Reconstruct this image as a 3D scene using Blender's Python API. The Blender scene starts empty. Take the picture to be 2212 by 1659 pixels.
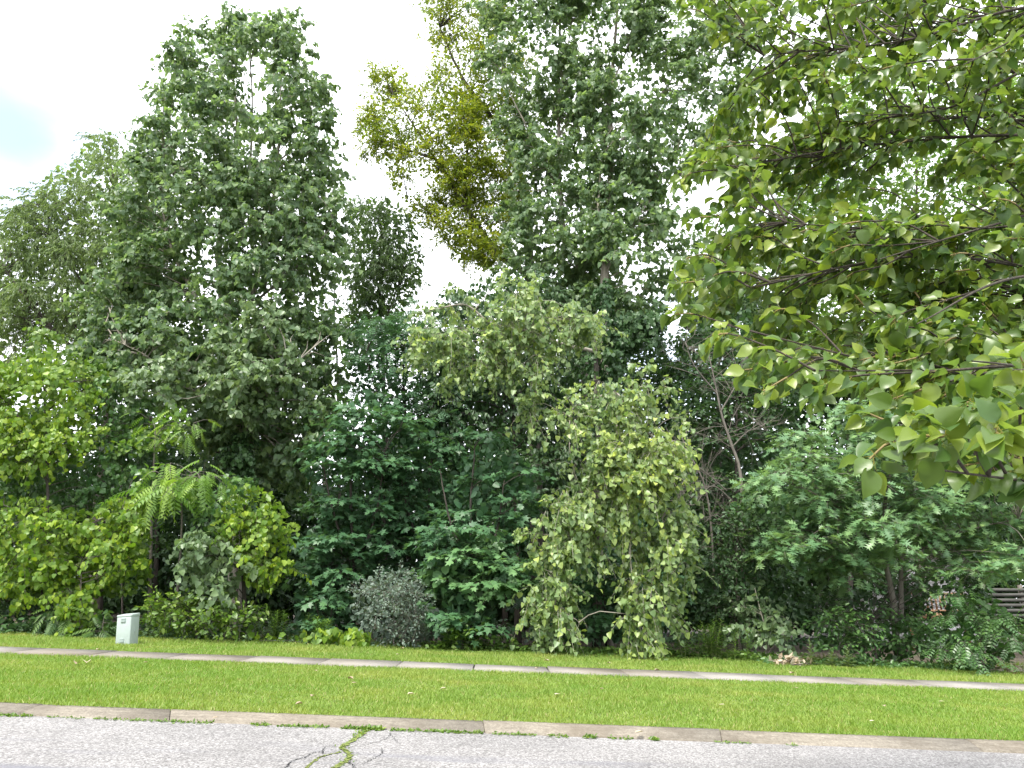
import bpy, math, random
import numpy as np
from mathutils import Vector, Matrix

# ------------------------------------------------------------------ scene, camera, sky, sun, exposure
S = bpy.context.scene
COL = S.collection
R = math.radians
PITCH = R(16.09)
CAM_H = 1.1
FP = 1598.0                      # focal length in pixels of a 2212 x 1659 picture
SLOPE = 0.0345                   # the street falls gently to the right

CP, SP = math.cos(PITCH), math.sin(PITCH)


def gz(x, y=None):
    return -SLOPE * x


def at(px, py, Y):
    """the point at depth Y seen at (px, py) of a 2212 x 1659 picture"""
    px, py = np.asarray(px, float), np.asarray(py, float)
    u, v = (px - 1106.0) / FP, -(py - 829.5) / FP
    dy, dz = CP - v * SP, SP + v * CP
    t = np.asarray(Y, float) / dy
    return np.stack([u * t, dy * t, CAM_H + dz * t], -1)



cam_d = bpy.data.cameras.new('camera')
cam_d.sensor_width = 36.0
cam_d.lens = 36.0 * FP / 2212.0
cam_d.clip_start = 0.05
cam_d.clip_end = 2000.0
cam = bpy.data.objects.new('camera', cam_d)
COL.objects.link(cam)
cam.location = (0, 0, CAM_H)
cam.rotation_euler = (R(90) + PITCH, 0, 0)
S.camera = cam

SUN_EL, SUN_AZ = R(60), R(212)   # azimuth clockwise from +Y
EXPOSURE = 2.3
world = bpy.data.worlds.new('World')
S.world = world
world.use_nodes = True
wn, wl = world.node_tree.nodes, world.node_tree.links
wn.clear()
out = wn.new('ShaderNodeOutputWorld')
bg = wn.new('ShaderNodeBackground')
bg.inputs['Strength'].default_value = 0.1
sky = wn.new('ShaderNodeTexSky')
sky.sky_type = 'NISHITA'
sky.sun_disc = False
sky.sun_elevation = SUN_EL
sky.sun_rotation = SUN_AZ
sky.air_density = 1.0
sky.dust_density = 2.0
tc = wn.new('ShaderNodeTexCoord')
mp = wn.new('ShaderNodeMapping')
mp.inputs['Scale'].default_value = (1.0, 1.0, 1.9)
mp.inputs['Location'].default_value = (0.35, 0.15, 0.1)
nz = wn.new('ShaderNodeTexNoise')
nz.inputs['Scale'].default_value = 2.3
nz.inputs['Detail'].default_value = 6.0
nz.inputs['Roughness'].default_value = 0.52
rmp = wn.new('ShaderNodeValToRGB')
rmp.color_ramp.elements[0].position = 0.33
rmp.color_ramp.elements[0].color = (0.25, 0.25, 0.25, 1)
rmp.color_ramp.elements[1].position = 0.47
rmp.color_ramp.elements[1].color = (1, 1, 1, 1)
mixs = wn.new('ShaderNodeMix')
mixs.data_type = 'RGBA'
mixs.inputs['B'].default_value = (5.6, 5.75, 6.05, 1)
wl.new(tc.outputs['Generated'], mp.inputs['Vector'])
wl.new(mp.outputs['Vector'], nz.inputs['Vector'])
wl.new(nz.outputs['Fac'], rmp.inputs['Fac'])
# a thinner stretch of cloud low on the left lets grey-blue sky show
pd = at(40, 345, 1.0) - np.array([0, 0, CAM_H])
pd = pd / np.linalg.norm(pd)
dst = wn.new('ShaderNodeVectorMath')
dst.operation = 'DISTANCE'
nzo = wn.new('ShaderNodeVectorMath')
nzo.operation = 'MULTIPLY_ADD'
nzo.inputs[1].default_value = (0.24, 0.24, 0.24)
wl.new(nz.outputs['Color'], nzo.inputs[0])
wl.new(tc.outputs['Generated'], nzo.inputs[2])
wl.new(nzo.outputs[0], dst.inputs[0])
dst.inputs[1].default_value = tuple(float(c) + 0.12 for c in pd)
thin = wn.new('ShaderNodeMapRange')
thin.interpolation_type = 'SMOOTHSTEP'
thin.inputs['From Min'].default_value = 0.015
thin.inputs['From Max'].default_value = 0.17
thin.inputs['To Min'].default_value = 0.07
thin.inputs['To Max'].default_value = 1.0
wl.new(dst.outputs['Value'], thin.inputs['Value'])
mulc = wn.new('ShaderNodeMath')
mulc.operation = 'MULTIPLY'
wl.new(rmp.outputs['Color'], mulc.inputs[0])
wl.new(thin.outputs['Result'], mulc.inputs[1])
wl.new(mulc.outputs[0], mixs.inputs['Factor'])
wl.new(sky.outputs['Color'], mixs.inputs['A'])
wl.new(mixs.outputs['Result'], bg.inputs['Color'])
wl.new(bg.outputs['Background'], out.inputs['Surface'])

sun_d = bpy.data.lights.new('sun', 'SUN')
sun_d.energy = 1.5
sun_d.angle = R(12)
sun_d.color = (1.0, 0.96, 0.88)
sun = bpy.data.objects.new('sun', sun_d)
COL.objects.link(sun)
sd = Vector((math.sin(SUN_AZ) * math.cos(SUN_EL), math.cos(SUN_AZ) * math.cos(SUN_EL), math.sin(SUN_EL)))
sun.rotation_euler = sd.to_track_quat('Z', 'Y').to_euler()
sun.location = sd * 60

vs = S.view_settings
vs.view_transform = 'Standard'
vs.look = 'None'
vs.exposure = EXPOSURE
vs.gamma = 1.0
vs.use_curve_mapping = False
S.cycles.max_bounces = 10
S.cycles.diffuse_bounces = 8
S.cycles.glossy_bounces = 2
S.cycles.transmission_bounces = 8
S.cycles.caustics_reflective = False
S.cycles.caustics_refractive = False
S.cycles.use_denoising = True
S.cycles.denoiser = 'OPENIMAGEDENOISE'
S.cycles.denoising_input_passes = 'RGB_ALBEDO_NORMAL'
S.cycles.denoising_prefilter = 'NONE'

# ------------------------------------------------------------------ helpers
def ground_at(px, py, dz=0.0):
    u, v = (px - 1106.0) / FP, -(py - 829.5) / FP
    d = np.array([u, CP - v * SP, SP + v * CP])
    t = (dz - CAM_H) / (d[2] + SLOPE * d[0])
    return np.array([0, 0, CAM_H]) + d * t


def project(P):
    x, y, z = P[:, 0], P[:, 1], P[:, 2] - CAM_H
    zc = y * CP + z * SP
    yc = -y * SP + z * CP
    return 1106 + FP * x / zc, 829.5 - FP * yc / zc, zc


def nrm(a):
    return a / np.maximum(np.linalg.norm(a, axis=-1, keepdims=True), 1e-9)


def mesh_tri(name, V, F, lf=None, smooth=False):
    me = bpy.data.meshes.new(name)
    V = np.ascontiguousarray(V, np.float32)
    F = np.ascontiguousarray(F, np.int32)
    nf = len(F)
    me.vertices.add(len(V))
    me.vertices.foreach_set('co', V.ravel())
    me.loops.add(nf * 3)
    me.loops.foreach_set('vertex_index', F.ravel())
    me.polygons.add(nf)
    me.polygons.foreach_set('loop_start', np.arange(0, nf * 3, 3, dtype=np.int32))
    me.polygons.foreach_set('loop_total', np.full(nf, 3, np.int32))
    if smooth:
        me.polygons.foreach_set('use_smooth', np.ones(nf, bool))
    if lf is not None:
        a = me.attributes.new('lf', 'FLOAT_VECTOR', 'POINT')
        a.data.foreach_set('vector', np.ascontiguousarray(lf, np.float32).ravel())
    me.update(calc_edges=True)
    return me


def link(name, me, mat=None, parent=None, loc=None):
    o = bpy.data.objects.new(name, me)
    COL.objects.link(o)
    if mat is not None and me is not None and not me.materials:
        me.materials.append(mat)
    if parent is not None:
        o.parent = parent
    if loc is not None:
        o.location = loc
    return o


def tag(o, label=None, cat=None, group=None, kind=None):
    if label:
        o['label'] = label
    if cat:
        o['category'] = cat
    if group:
        o['group'] = group
    if kind:
        o['kind'] = kind
    return o


def empty(name, loc, label=None, cat=None, group=None):
    o = bpy.data.objects.new(name, None)
    COL.objects.link(o)
    o.location = [float(c) for c in loc]
    o.empty_display_size = 0.2
    return tag(o, label, cat, group)


class Buf:
    """collects triangles"""
    def __init__(self):
        self.V, self.F, self.n = [], [], 0

    def add(self, V, F):
        V = np.asarray(V, float).reshape(-1, 3)
        self.V.append(V)
        self.F.append(np.asarray(F, int).reshape(-1, 3) + self.n)
        self.n += len(V)

    def tube(self, pts, r0, r1, sides=6, power=1.0):
        pts = np.asarray(pts, float)
        n = len(pts)
        tan = nrm(np.gradient(pts, axis=0))
        ref = np.array([0.31, 0.87, 0.38])
        a = nrm(np.cross(tan, ref))
        b = np.cross(tan, a)
        rad = r0 + (r1 - r0) * np.linspace(0, 1, n) ** power
        ang = np.linspace(0, 2 * math.pi, sides, endpoint=False)
        ring = pts[:, None] + rad[:, None, None] * (np.cos(ang)[None, :, None] * a[:, None] + np.sin(ang)[None, :, None] * b[:, None])
        i = np.arange(n - 1)[:, None] * sides
        k = np.arange(sides)[None, :]
        k2 = (k + 1) % sides
        f1 = np.stack([i + k, i + k2, i + sides + k2], -1)
        f2 = np.stack([i + k, i + sides + k2, i + sides + k], -1)
        self.add(ring, np.concatenate([f1.reshape(-1, 3), f2.reshape(-1, 3)]))

    def box(self, x0, x1, y0, y1, z0, z1):
        V = [(x, y, z) for z in (z0, z1) for y in (y0, y1) for x in (x0, x1)]
        F = [(0, 2, 3), (0, 3, 1), (4, 5, 7), (4, 7, 6), (0, 1, 5), (0, 5, 4), (2, 6, 7), (2, 7, 3), (0, 4, 6), (0, 6, 2), (1, 3, 7), (1, 7, 5)]
        self.add(V, F)

    def mesh(self, name, off=(0, 0, 0), smooth=False, lf=None):
        V = np.concatenate(self.V) - np.asarray(off)
        return mesh_tri(name, V, np.concatenate(self.F), lf, smooth)


def spline(ctrl, n):
    """Catmull-Rom through the control points"""
    c = np.asarray(ctrl, float)
    if len(c) == 2:
        return c[0] + (c[1] - c[0]) * np.linspace(0, 1, n)[:, None]
    c = np.concatenate([[2 * c[0] - c[1]], c, [2 * c[-1] - c[-2]]])
    m = len(c) - 3
    t = np.linspace(0, m - 1e-6, n)
    i = t.astype(int)
    f = (t - i)[:, None]
    p0, p1, p2, p3 = c[i], c[i + 1], c[i + 2], c[i + 3]
    return 0.5 * (2 * p1 + (p2 - p0) * f + (2 * p0 - 5 * p1 + 4 * p2 - p3) * f ** 2 + (3 * p1 - p0 - 3 * p2 + p3) * f ** 3)


# ------------------------------------------------------------------ materials
def newmat(name):
    m = bpy.data.materials.new(name)
    m.use_nodes = True
    n, l = m.node_tree.nodes, m.node_tree.links
    n.clear()
    o = n.new('ShaderNodeOutputMaterial')
    return m, n, l, o


def mixcol(n, l, fac, a, b, mode='MIX'):
    x = n.new('ShaderNodeMix')
    x.data_type = 'RGBA'
    x.blend_type = mode
    for key, v in (('Factor', fac), ('A', a), ('B', b)):
        if hasattr(v, 'is_output'):
            l.new(v, x.inputs[key])
        elif key == 'Factor':
            x.inputs[key].default_value = v
        else:
            x.inputs[key].default_value = (v[0], v[1], v[2], 1)
    return x.outputs['Result']


def math_n(n, l, op, a, b=None, clamp=False):
    x = n.new('ShaderNodeMath')
    x.operation = op
    x.use_clamp = clamp
    for i, v in enumerate((a, b)):
        if v is None:
            continue
        if hasattr(v, 'is_output'):
            l.new(v, x.inputs[i])
        else:
            x.inputs[i].default_value = v
    return x.outputs[0]


def leaf_mat(name, c0, c1, young, under=None, transl=0.35, rough=0.42, young_amt=0.22, spec=0.5, stalk=(0.30, 0.30, 0.08)):
    """c0..c1 the spread between leaves, young the tint of fresh leaves, under the paler underside"""
    m, n, l, o = newmat(name)
    at_ = n.new('ShaderNodeAttribute')
    at_.attribute_name = 'lf'
    sep = n.new('ShaderNodeSeparateXYZ')
    l.new(at_.outputs['Vector'], sep.inputs[0])
    rnd, clump, stem = sep.outputs[0], sep.outputs[1], sep.outputs[2]
    t = math_n(n, l, 'ADD', math_n(n, l, 'MULTIPLY', rnd, 0.55), math_n(n, l, 'MULTIPLY', clump, 0.45))
    col = mixcol(n, l, t, c0, c1)
    y = math_n(n, l, 'MULTIPLY', math_n(n, l, 'POWER', rnd, 3.0), math_n(n, l, 'ADD', 0.35, clump))
    y = math_n(n, l, 'MULTIPLY', y, young_amt * 3, True)
    col = mixcol(n, l, y, col, young)
    if under is not None:
        g = n.new('ShaderNodeNewGeometry')
        col = mixcol(n, l, math_n(n, l, 'MULTIPLY', g.outputs['Backfacing'], 0.6), col, under)
    col = mixcol(n, l, stem, col, stalk)
    p = n.new('ShaderNodeBsdfPrincipled')
    l.new(col, p.inputs['Base Color'])
    p.inputs['Roughness'].default_value = rough
    p.inputs['Specular IOR Level'].default_value = spec
    tr = n.new('ShaderNodeBsdfTranslucent')
    tcol = mixcol(n, l, 1.0, col, (1.35, 1.42, 0.68), 'MULTIPLY')
    l.new(tcol, tr.inputs['Color'])
    mx = n.new('ShaderNodeMixShader')
    mx.inputs[0].default_value = transl
    l.new(p.outputs[0], mx.inputs[1])
    l.new(tr.outputs[0], mx.inputs[2])
    l.new(mx.outputs[0], o.inputs['Surface'])
    return m


def noise(n, l, scale, detail=4.0, rough=0.55, vec=None, coord='Object', dist=0.0):
    x = n.new('ShaderNodeTexNoise')
    x.inputs['Scale'].default_value = scale
    x.inputs['Detail'].default_value = detail
    x.inputs['Roughness'].default_value = rough
    x.inputs['Distortion'].default_value = dist
    if vec is None:
        g = n.new('ShaderNodeNewGeometry')
        vec = g.outputs['Position']
    l.new(vec, x.inputs['Vector'])
    return x.outputs['Fac']


def ramp(n, l, fac, stops):
    r = n.new('ShaderNodeValToRGB')
    e = r.color_ramp.elements
    while len(e) < len(stops):
        e.new(0.5)
    for k, (p, c) in enumerate(stops):
        e[k].position = p
        e[k].color = (c[0], c[1], c[2], 1) if hasattr(c, '__len__') else (c, c, c, 1)
    l.new(fac, r.inputs['Fac'])
    return r.outputs['Color']


def rough_mat(name, c0, c1, scale, rough=0.9, bump=0.3, bscale=None, detail=5, stretch=None, spec=0.3):
    m, n, l, o = newmat(name)
    g = n.new('ShaderNodeNewGeometry')
    vec = g.outputs['Position']
    if stretch:
        mpn = n.new('ShaderNodeMapping')
        mpn.inputs['Scale'].default_value = stretch
        l.new(vec, mpn.inputs['Vector'])
        vec = mpn.outputs['Vector']
    f = noise(n, l, scale, detail, 0.6, vec)
    col = ramp(n, l, f, [(0.3, c0), (0.7, c1)])
    p = n.new('ShaderNodeBsdfPrincipled')
    l.new(col, p.inputs['Base Color'])
    p.inputs['Roughness'].default_value = rough
    p.inputs['Specular IOR Level'].default_value = spec
    b = n.new('ShaderNodeBump')
    b.inputs['Strength'].default_value = bump
    b.inputs['Distance'].default_value = 0.02
    l.new(noise(n, l, bscale or scale * 3, 4, 0.6, vec), b.inputs['Height'])
    l.new(b.outputs[0], p.inputs['Normal'])
    l.new(p.outputs[0], o.inputs['Surface'])
    return m


M = {}
M['poplar'] = leaf_mat('poplar_leaf', (0.092, 0.162, 0.078), (0.150, 0.232, 0.106), (0.24, 0.34, 0.095), (0.180, 0.245, 0.155), 0.48, 0.42, 0.18, 0.5)
M['poplar_pale'] = leaf_mat('poplar_pale_leaf', (0.120, 0.198, 0.075), (0.205, 0.290, 0.105), (0.37, 0.45, 0.095), (0.21, 0.275, 0.145), 0.38, 0.42, 0.26, 0.5)
M['poplar_fresh'] = leaf_mat('poplar_fresh_leaf', (0.125, 0.200, 0.062), (0.22, 0.30, 0.085), (0.40, 0.46, 0.09), (0.21, 0.27, 0.11), 0.36, 0.42, 0.30, 0.5)  # young leaves of the drooping cottonwood, lighter and yellower
M['poplar_blue'] = leaf_mat('poplar_blue_leaf', (0.100, 0.165, 0.075), (0.160, 0.235, 0.105), (0.22, 0.30, 0.09), (0.19, 0.25, 0.15), 0.34, 0.42, 0.10, 0.5)
M['willow'] = leaf_mat('willow_leaf', (0.105, 0.168, 0.066), (0.170, 0.240, 0.088), (0.23, 0.30, 0.08), (0.17, 0.23, 0.12), 0.46, 0.5, 0.16, 0.4)
M['narrow'] = leaf_mat('narrow_dark_leaf', (0.062, 0.115, 0.040), (0.100, 0.165, 0.052), (0.14, 0.20, 0.06), None, 0.44, 0.5, 0.1)
M['yellow'] = leaf_mat('yellow_green_leaf', (0.105, 0.165, 0.026), (0.205, 0.255, 0.028), (0.42, 0.42, 0.035), None, 0.48, 0.5, 0.28, 0.35)
M['maple'] = leaf_mat('maple_leaf', (0.042, 0.105, 0.048), (0.072, 0.160, 0.066), (0.12, 0.24, 0.075), (0.09, 0.17, 0.09), 0.28, 0.45, 0.08, 0.4)
M['maple_lit'] = leaf_mat('maple_lit_leaf', (0.080, 0.175, 0.066), (0.125, 0.240, 0.090), (0.18, 0.32, 0.09), (0.13, 0.21, 0.11), 0.32, 0.45, 0.1, 0.4)  # brighter copy of the maple leaf, light on the tiers put into colour
M['grape'] = leaf_mat('grape_leaf', (0.085, 0.175, 0.018), (0.160, 0.265, 0.024), (0.33, 0.42, 0.035), (0.16, 0.24, 0.07), 0.4, 0.45, 0.28, 0.45)
M['walnut'] = leaf_mat('walnut_leaf', (0.090, 0.185, 0.034), (0.160, 0.270, 0.045), (0.30, 0.40, 0.05), None, 0.38, 0.42, 0.22)
M['sumac'] = leaf_mat('sucker_leaf', (0.05, 0.11, 0.035), (0.085, 0.16, 0.045), (0.17, 0.26, 0.05), None, 0.35, 0.45, 0.2)
M['oak'] = leaf_mat('oak_leaf', (0.080, 0.170, 0.072), (0.145, 0.255, 0.108), (0.25, 0.37, 0.12), (0.17, 0.25, 0.13), 0.32, 0.42, 0.18, 0.45)
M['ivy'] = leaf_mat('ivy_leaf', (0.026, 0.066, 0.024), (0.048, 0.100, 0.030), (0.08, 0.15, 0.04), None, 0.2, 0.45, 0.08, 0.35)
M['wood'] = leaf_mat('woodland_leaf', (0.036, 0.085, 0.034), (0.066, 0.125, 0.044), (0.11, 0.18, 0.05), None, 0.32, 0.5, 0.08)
M['bright'] = leaf_mat('bright_leaf', (0.100, 0.190, 0.045), (0.170, 0.270, 0.060), (0.24, 0.34, 0.07), None, 0.42, 0.45, 0.15)
M['bush'] = leaf_mat('bush_leaf', (0.065, 0.135, 0.022), (0.125, 0.215, 0.030), (0.25, 0.32, 0.05), None, 0.36, 0.4, 0.2)
M['blue'] = leaf_mat('blue_shrub_leaf', (0.080, 0.120, 0.090), (0.130, 0.180, 0.135), (0.16, 0.22, 0.12), (0.15, 0.19, 0.16), 0.22, 0.5, 0.08)
M['rightbush'] = leaf_mat('shade_bush_leaf', (0.045, 0.115, 0.034), (0.085, 0.175, 0.048), (0.15, 0.26, 0.05), (0.11, 0.18, 0.09), 0.3, 0.4, 0.14)
M['weed'] = leaf_mat('weed_leaf', (0.060, 0.130, 0.022), (0.110, 0.200, 0.032), (0.18, 0.27, 0.04), None, 0.35, 0.45, 0.15)
M['mullein'] = leaf_mat('woolly_leaf', (0.12, 0.17, 0.08), (0.17, 0.23, 0.11), (0.22, 0.28, 0.12), None, 0.2, 0.7, 0.1, 0.2)
M['pear'] = leaf_mat('pear_leaf', (0.052, 0.112, 0.026), (0.115, 0.185, 0.030), (0.27, 0.33, 0.035), (0.135, 0.195, 0.055), 0.44, 0.36, 0.28, 0.5, (0.28, 0.26, 0.07))
M['dry'] = leaf_mat('dry_leaf', (0.24, 0.18, 0.12), (0.42, 0.36, 0.27), (0.50, 0.45, 0.36), None, 0.1, 0.8, 0.2, 0.2)
M['bark_pale'] = rough_mat('pale_poplar_bark', (0.17, 0.15, 0.12), (0.34, 0.31, 0.26), 5, 0.9, 0.5, 20, stretch=(1, 1, 0.35))
M['bark_dark'] = rough_mat('dark_bark', (0.035, 0.030, 0.026), (0.085, 0.072, 0.060), 9, 0.95, 0.8, 28, stretch=(1, 1, 0.3))
M['bark_grey'] = rough_mat('grey_bark', (0.10, 0.088, 0.075), (0.19, 0.17, 0.145), 9, 0.9, 0.5, 28, stretch=(1, 1, 0.4))
M['twig_pale'] = rough_mat('pale_twig', (0.25, 0.24, 0.19), (0.40, 0.38, 0.31), 30, 0.8, 0.2)
M['pear_bark'] = rough_mat('pear_bark', (0.030, 0.026, 0.020), (0.080, 0.066, 0.050), 40, 0.85, 0.6, 120)
M['pear_shoot'] = rough_mat('pear_shoot', (0.13, 0.10, 0.04), (0.20, 0.155, 0.065), 60, 0.6, 0.2)

# ------------------------------------------------------------------ ground, road, kerb, sidewalk, lawn
def sheet(name, x0, x1, y0, y1, nx, ny, dz, mat, bumpy=0.0, seed=0):
    xs, ys = np.linspace(x0, x1, nx), np.linspace(y0, y1, ny)
    X, Yg = np.meshgrid(xs, ys)
    Z = -SLOPE * X + dz
    if bumpy:
        Z = Z + bumpy * (np.sin(X * 0.9 + seed) * np.sin(Yg * 1.3 + seed * 2) + 0.5 * np.sin(X * 2.3 + Yg * 1.7 + seed)) * 0.5
    V = np.stack([X, Yg, Z], -1).reshape(-1, 3)
    i = (np.arange(ny - 1)[:, None] * nx + np.arange(nx - 1)[None]).ravel()
    F = np.concatenate([np.stack([i, i + 1, i + nx + 1], -1), np.stack([i, i + nx + 1, i + nx], -1)])
    o = link(name, mesh_tri(name, V, F, smooth=True), mat)
    return tag(o, kind='structure')


# woodland soil and everything beyond
m, n, l, o_ = newmat('woodland_soil')
f = noise(n, l, 3.0, 8, 0.65)
col = ramp(n, l, f, [(0.3, (0.035, 0.028, 0.018)), (0.55, (0.075, 0.058, 0.038)), (0.72, (0.11, 0.085, 0.055))])
p = n.new('ShaderNodeBsdfPrincipled')
l.new(col, p.inputs['Base Color'])
p.inputs['Roughness'].default_value = 0.95
b = n.new('ShaderNodeBump')
b.inputs['Distance'].default_value = 0.05
l.new(noise(n, l, 14, 6, 0.7), b.inputs['Height'])
l.new(b.outputs[0], p.inputs['Normal'])
l.new(p.outputs[0], o_.inputs['Surface'])
M['soil'] = m
sheet('ground', -260, 260, -120, 400, 60, 60, -0.16, M['soil'])

# asphalt
Y_ROAD, Y_KERB, Y_SWF, Y_SWB, Y_LAWN = 7.04, 7.33, 12.04, 13.08, 17.2
m, n, l, o_ = newmat('worn_asphalt')
g = n.new('ShaderNodeNewGeometry')
pos = g.outputs['Position']
vor = n.new('ShaderNodeTexVoronoi')
vor.inputs['Scale'].default_value = 85.0
l.new(pos, vor.inputs['Vector'])
spk = ramp(n, l, vor.outputs['Color'], [(0.0, (0.14, 0.135, 0.13)), (0.45, (0.30, 0.29, 0.285)), (0.8, (0.47, 0.46, 0.45))])
fine = ramp(n, l, noise(n, l, 42, 5, 0.75), [(0.36, (0.55, 0.55, 0.55)), (0.6, (1.12, 1.12, 1.12))])
col = mixcol(n, l, 0.85, spk, fine, 'MULTIPLY')
big = ramp(n, l, noise(n, l, 0.8, 5, 0.6), [(0.3, (0.55, 0.545, 0.55)), (0.65, (0.76, 0.755, 0.76))])
col = mixcol(n, l, 1.0, col, big, 'MULTIPLY')
# old tyre polish and oily patches lie along the lane
mpn = n.new('ShaderNodeMapping')
mpn.inputs['Scale'].default_value = (0.42, 2.6, 1)
l.new(pos, mpn.inputs['Vector'])
st = ramp(n, l, noise(n, l, 1.0, 5, 0.6, mpn.outputs['Vector'], dist=0.4), [(0.52, 0.0), (0.68, 1.0)])
sx = n.new('ShaderNodeSeparateXYZ')
l.new(pos, sx.inputs[0])
lane = ramp(n, l, math_n(n, l, 'MULTIPLY', sx.outputs['Y'], 0.1), [(0.0, 1.0), (0.57, 1.0), (0.645, 0.12), (0.70, 0.0)])
stf = math_n(n, l, 'MULTIPLY', math_n(n, l, 'MULTIPLY', st, lane), 0.75)
col = mixcol(n, l, stf, col, (0.13, 0.13, 0.15))
p = n.new('ShaderNodeBsdfPrincipled')
l.new(col, p.inputs['Base Color'])
p.inputs['Roughness'].default_value = 0.85
p.inputs['Specular IOR Level'].default_value = 0.25
b = n.new('ShaderNodeBump')
b.inputs['Strength'].default_value = 0.6
b.inputs['Distance'].default_value = 0.008
l.new(noise(n, l, 90, 4, 0.7), b.inputs['Height'])
l.new(b.outputs[0], p.inputs['Normal'])
l.new(p.outputs[0], o_.inputs['Surface'])
M['asphalt'] = m
road = sheet('road', -80, 80, -3.5, Y_ROAD + 0.05, 160, 12, -0.05, M['asphalt'])

# concrete
def concrete(name, c0, c1, stain, stain_lo, stain_hi, sc=0.5):
    m, n, l, o = newmat(name)
    base = ramp(n, l, noise(n, l, 22, 8, 0.75), [(0.32, c0), (0.66, c1)])
    spk = ramp(n, l, noise(n, l, 60, 3, 0.6), [(0.5, 0.0), (0.68, 1.0)])
    col = mixcol(n, l, math_n(n, l, 'MULTIPLY', spk, 0.4), base, tuple(min(1, c * 1.5) for c in c1))
    lines = n.new('ShaderNodeMapping')
    lines.inputs['Scale'].default_value = (3.0, 26.0, 26.0)
    gp = n.new('ShaderNodeNewGeometry')
    l.new(gp.outputs['Position'], lines.inputs['Vector'])
    streak = ramp(n, l, noise(n, l, 1.0, 6, 0.7, lines.outputs['Vector']), [(0.35, (0.72, 0.71, 0.70)), (0.65, (1.15, 1.15, 1.14))])
    col = mixcol(n, l, 0.8, col, streak, 'MULTIPLY')
    s = ramp(n, l, noise(n, l, sc, 6, 0.65), [(stain_lo, 0.0), (stain_hi, 1.0)])
    oi = n.new('ShaderNodeObjectInfo')
    s2 = math_n(n, l, 'MULTIPLY', s, math_n(n, l, 'ADD', 0.55, math_n(n, l, 'MULTIPLY', oi.outputs['Random'], 0.4)))
    col = mixcol(n, l, s2, col, stain)
    p = n.new('ShaderNodeBsdfPrincipled')
    l.new(col, p.inputs['Base Color'])
    p.inputs['Roughness'].default_value = 0.9
    p.inputs['Specular IOR Level'].default_value = 0.25
    b = n.new('ShaderNodeBump')
    b.inputs['Strength'].default_value = 0.5
    b.inputs['Distance'].default_value = 0.006
    l.new(noise(n, l, 60, 5, 0.7), b.inputs['Height'])
    l.new(b.outputs[0], p.inputs['Normal'])
    l.new(p.outputs[0], o.inputs['Surface'])
    return m


M['kerb'] = concrete('kerb_concrete', (0.13, 0.114, 0.092), (0.235, 0.21, 0.172), (0.105, 0.086, 0.064), 0.45, 0.7, 1.6)
M['walk'] = concrete('sidewalk_concrete', (0.19, 0.178, 0.163), (0.265, 0.25, 0.23), (0.125, 0.10, 0.07), 0.46, 0.62, 0.22)


def prism(prof, x0, x1, skew0=0.0, skew1=0.0):
    """profile of (y, z) swept from x0 to x1 along the falling street"""
    n_ = len(prof)
    V = []
    for x, sk in ((x0, skew0), (x1, skew1)):
        for (y, z) in prof:
            xx = x + sk * (y - prof[0][0])
            V.append((xx, y, z - SLOPE * xx))
    F = []
    for k in range(n_):
        k2 = (k + 1) % n_
        F += [(k, k2, n_ + k2), (k, n_ + k2, n_ + k)]
    for k in range(1, n_ - 1):
        F += [(0, k + 1, k), (n_, n_ + k, n_ + k + 1)]
    return np.array(V), np.array(F)


rk = random.Random(5)
kerb = empty('kerb', (0, Y_KERB, 0))
tag(kerb, kind='structure')
kprof = [(7.335, 0.012), (7.27, 0.008), (7.19, -0.006), (7.12, -0.024), (7.075, -0.040), (7.045, -0.058), (7.045, -0.2), (7.335, -0.2)]
joints = [-30, -24, -18, -12.4, -8.2]
for px, py in ((65, 1530), (335, 1545), (1040, 1570), (1580, 1595), (2135, 1615)):
    joints.append(float(ground_at(px, py)[0]))
joints += [8.2, 12, 17, 23, 30]
skews = [rk.uniform(-0.9, 0.5) for _ in joints]
for k in range(len(joints) - 1):
    g0 = rk.uniform(0.002, 0.005)
    V, F = prism(kprof, joints[k] + g0, joints[k + 1] - g0, skews[k] * 0.5, skews[k + 1] * 0.5)
    V[:, 2] += rk.uniform(-0.004, 0.004)
    o = link('kerb_section', mesh_tri('kerb_section', V - np.array([0, Y_KERB, 0]), F), M['kerb'], kerb)

walk = empty('sidewalk', (0, Y_SWF, 0))
tag(walk, kind='structure')
x = 0.57 - 1.19 * 13
while x < 16.5:
    V, F = prism([(Y_SWF, 0.020), (Y_SWF, -0.1), (Y_SWB, -0.1), (Y_SWB, 0.020)][::-1], x + 0.014, x + 1.176, -0.02, -0.02)
    V[:, 2] += rk.uniform(-0.006, 0.006) + (V[:, 0] - x) * rk.uniform(-0.004, 0.004)
    link('slab', mesh_tri('slab', V - np.array([0, Y_SWF, 0]), F), M['walk'], walk)
    x += 1.19

# lawn soil under the blades and the grass itself
m, n, l, o_ = newmat('lawn_turf')
f = noise(n, l, 1.1, 6, 0.6)
col = ramp(n, l, f, [(0.3, (0.075, 0.120, 0.022)), (0.6, (0.125, 0.165, 0.035)), (0.78, (0.20, 0.19, 0.075))])
p = n.new('ShaderNodeBsdfPrincipled')
l.new(col, p.inputs['Base Color'])
p.inputs['Roughness'].default_value = 0.95
l.new(p.outputs[0], o_.inputs['Surface'])
M['turf'] = m
sheet('lawn_verge', -45, 45, Y_KERB + 0.006, Y_SWF - 0.008, 200, 24, -0.004, M['turf'])
sheet('lawn_strip', -45, 45, Y_SWB + 0.008, Y_LAWN + 0.05, 200, 24, 0.0, M['turf'])

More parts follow.
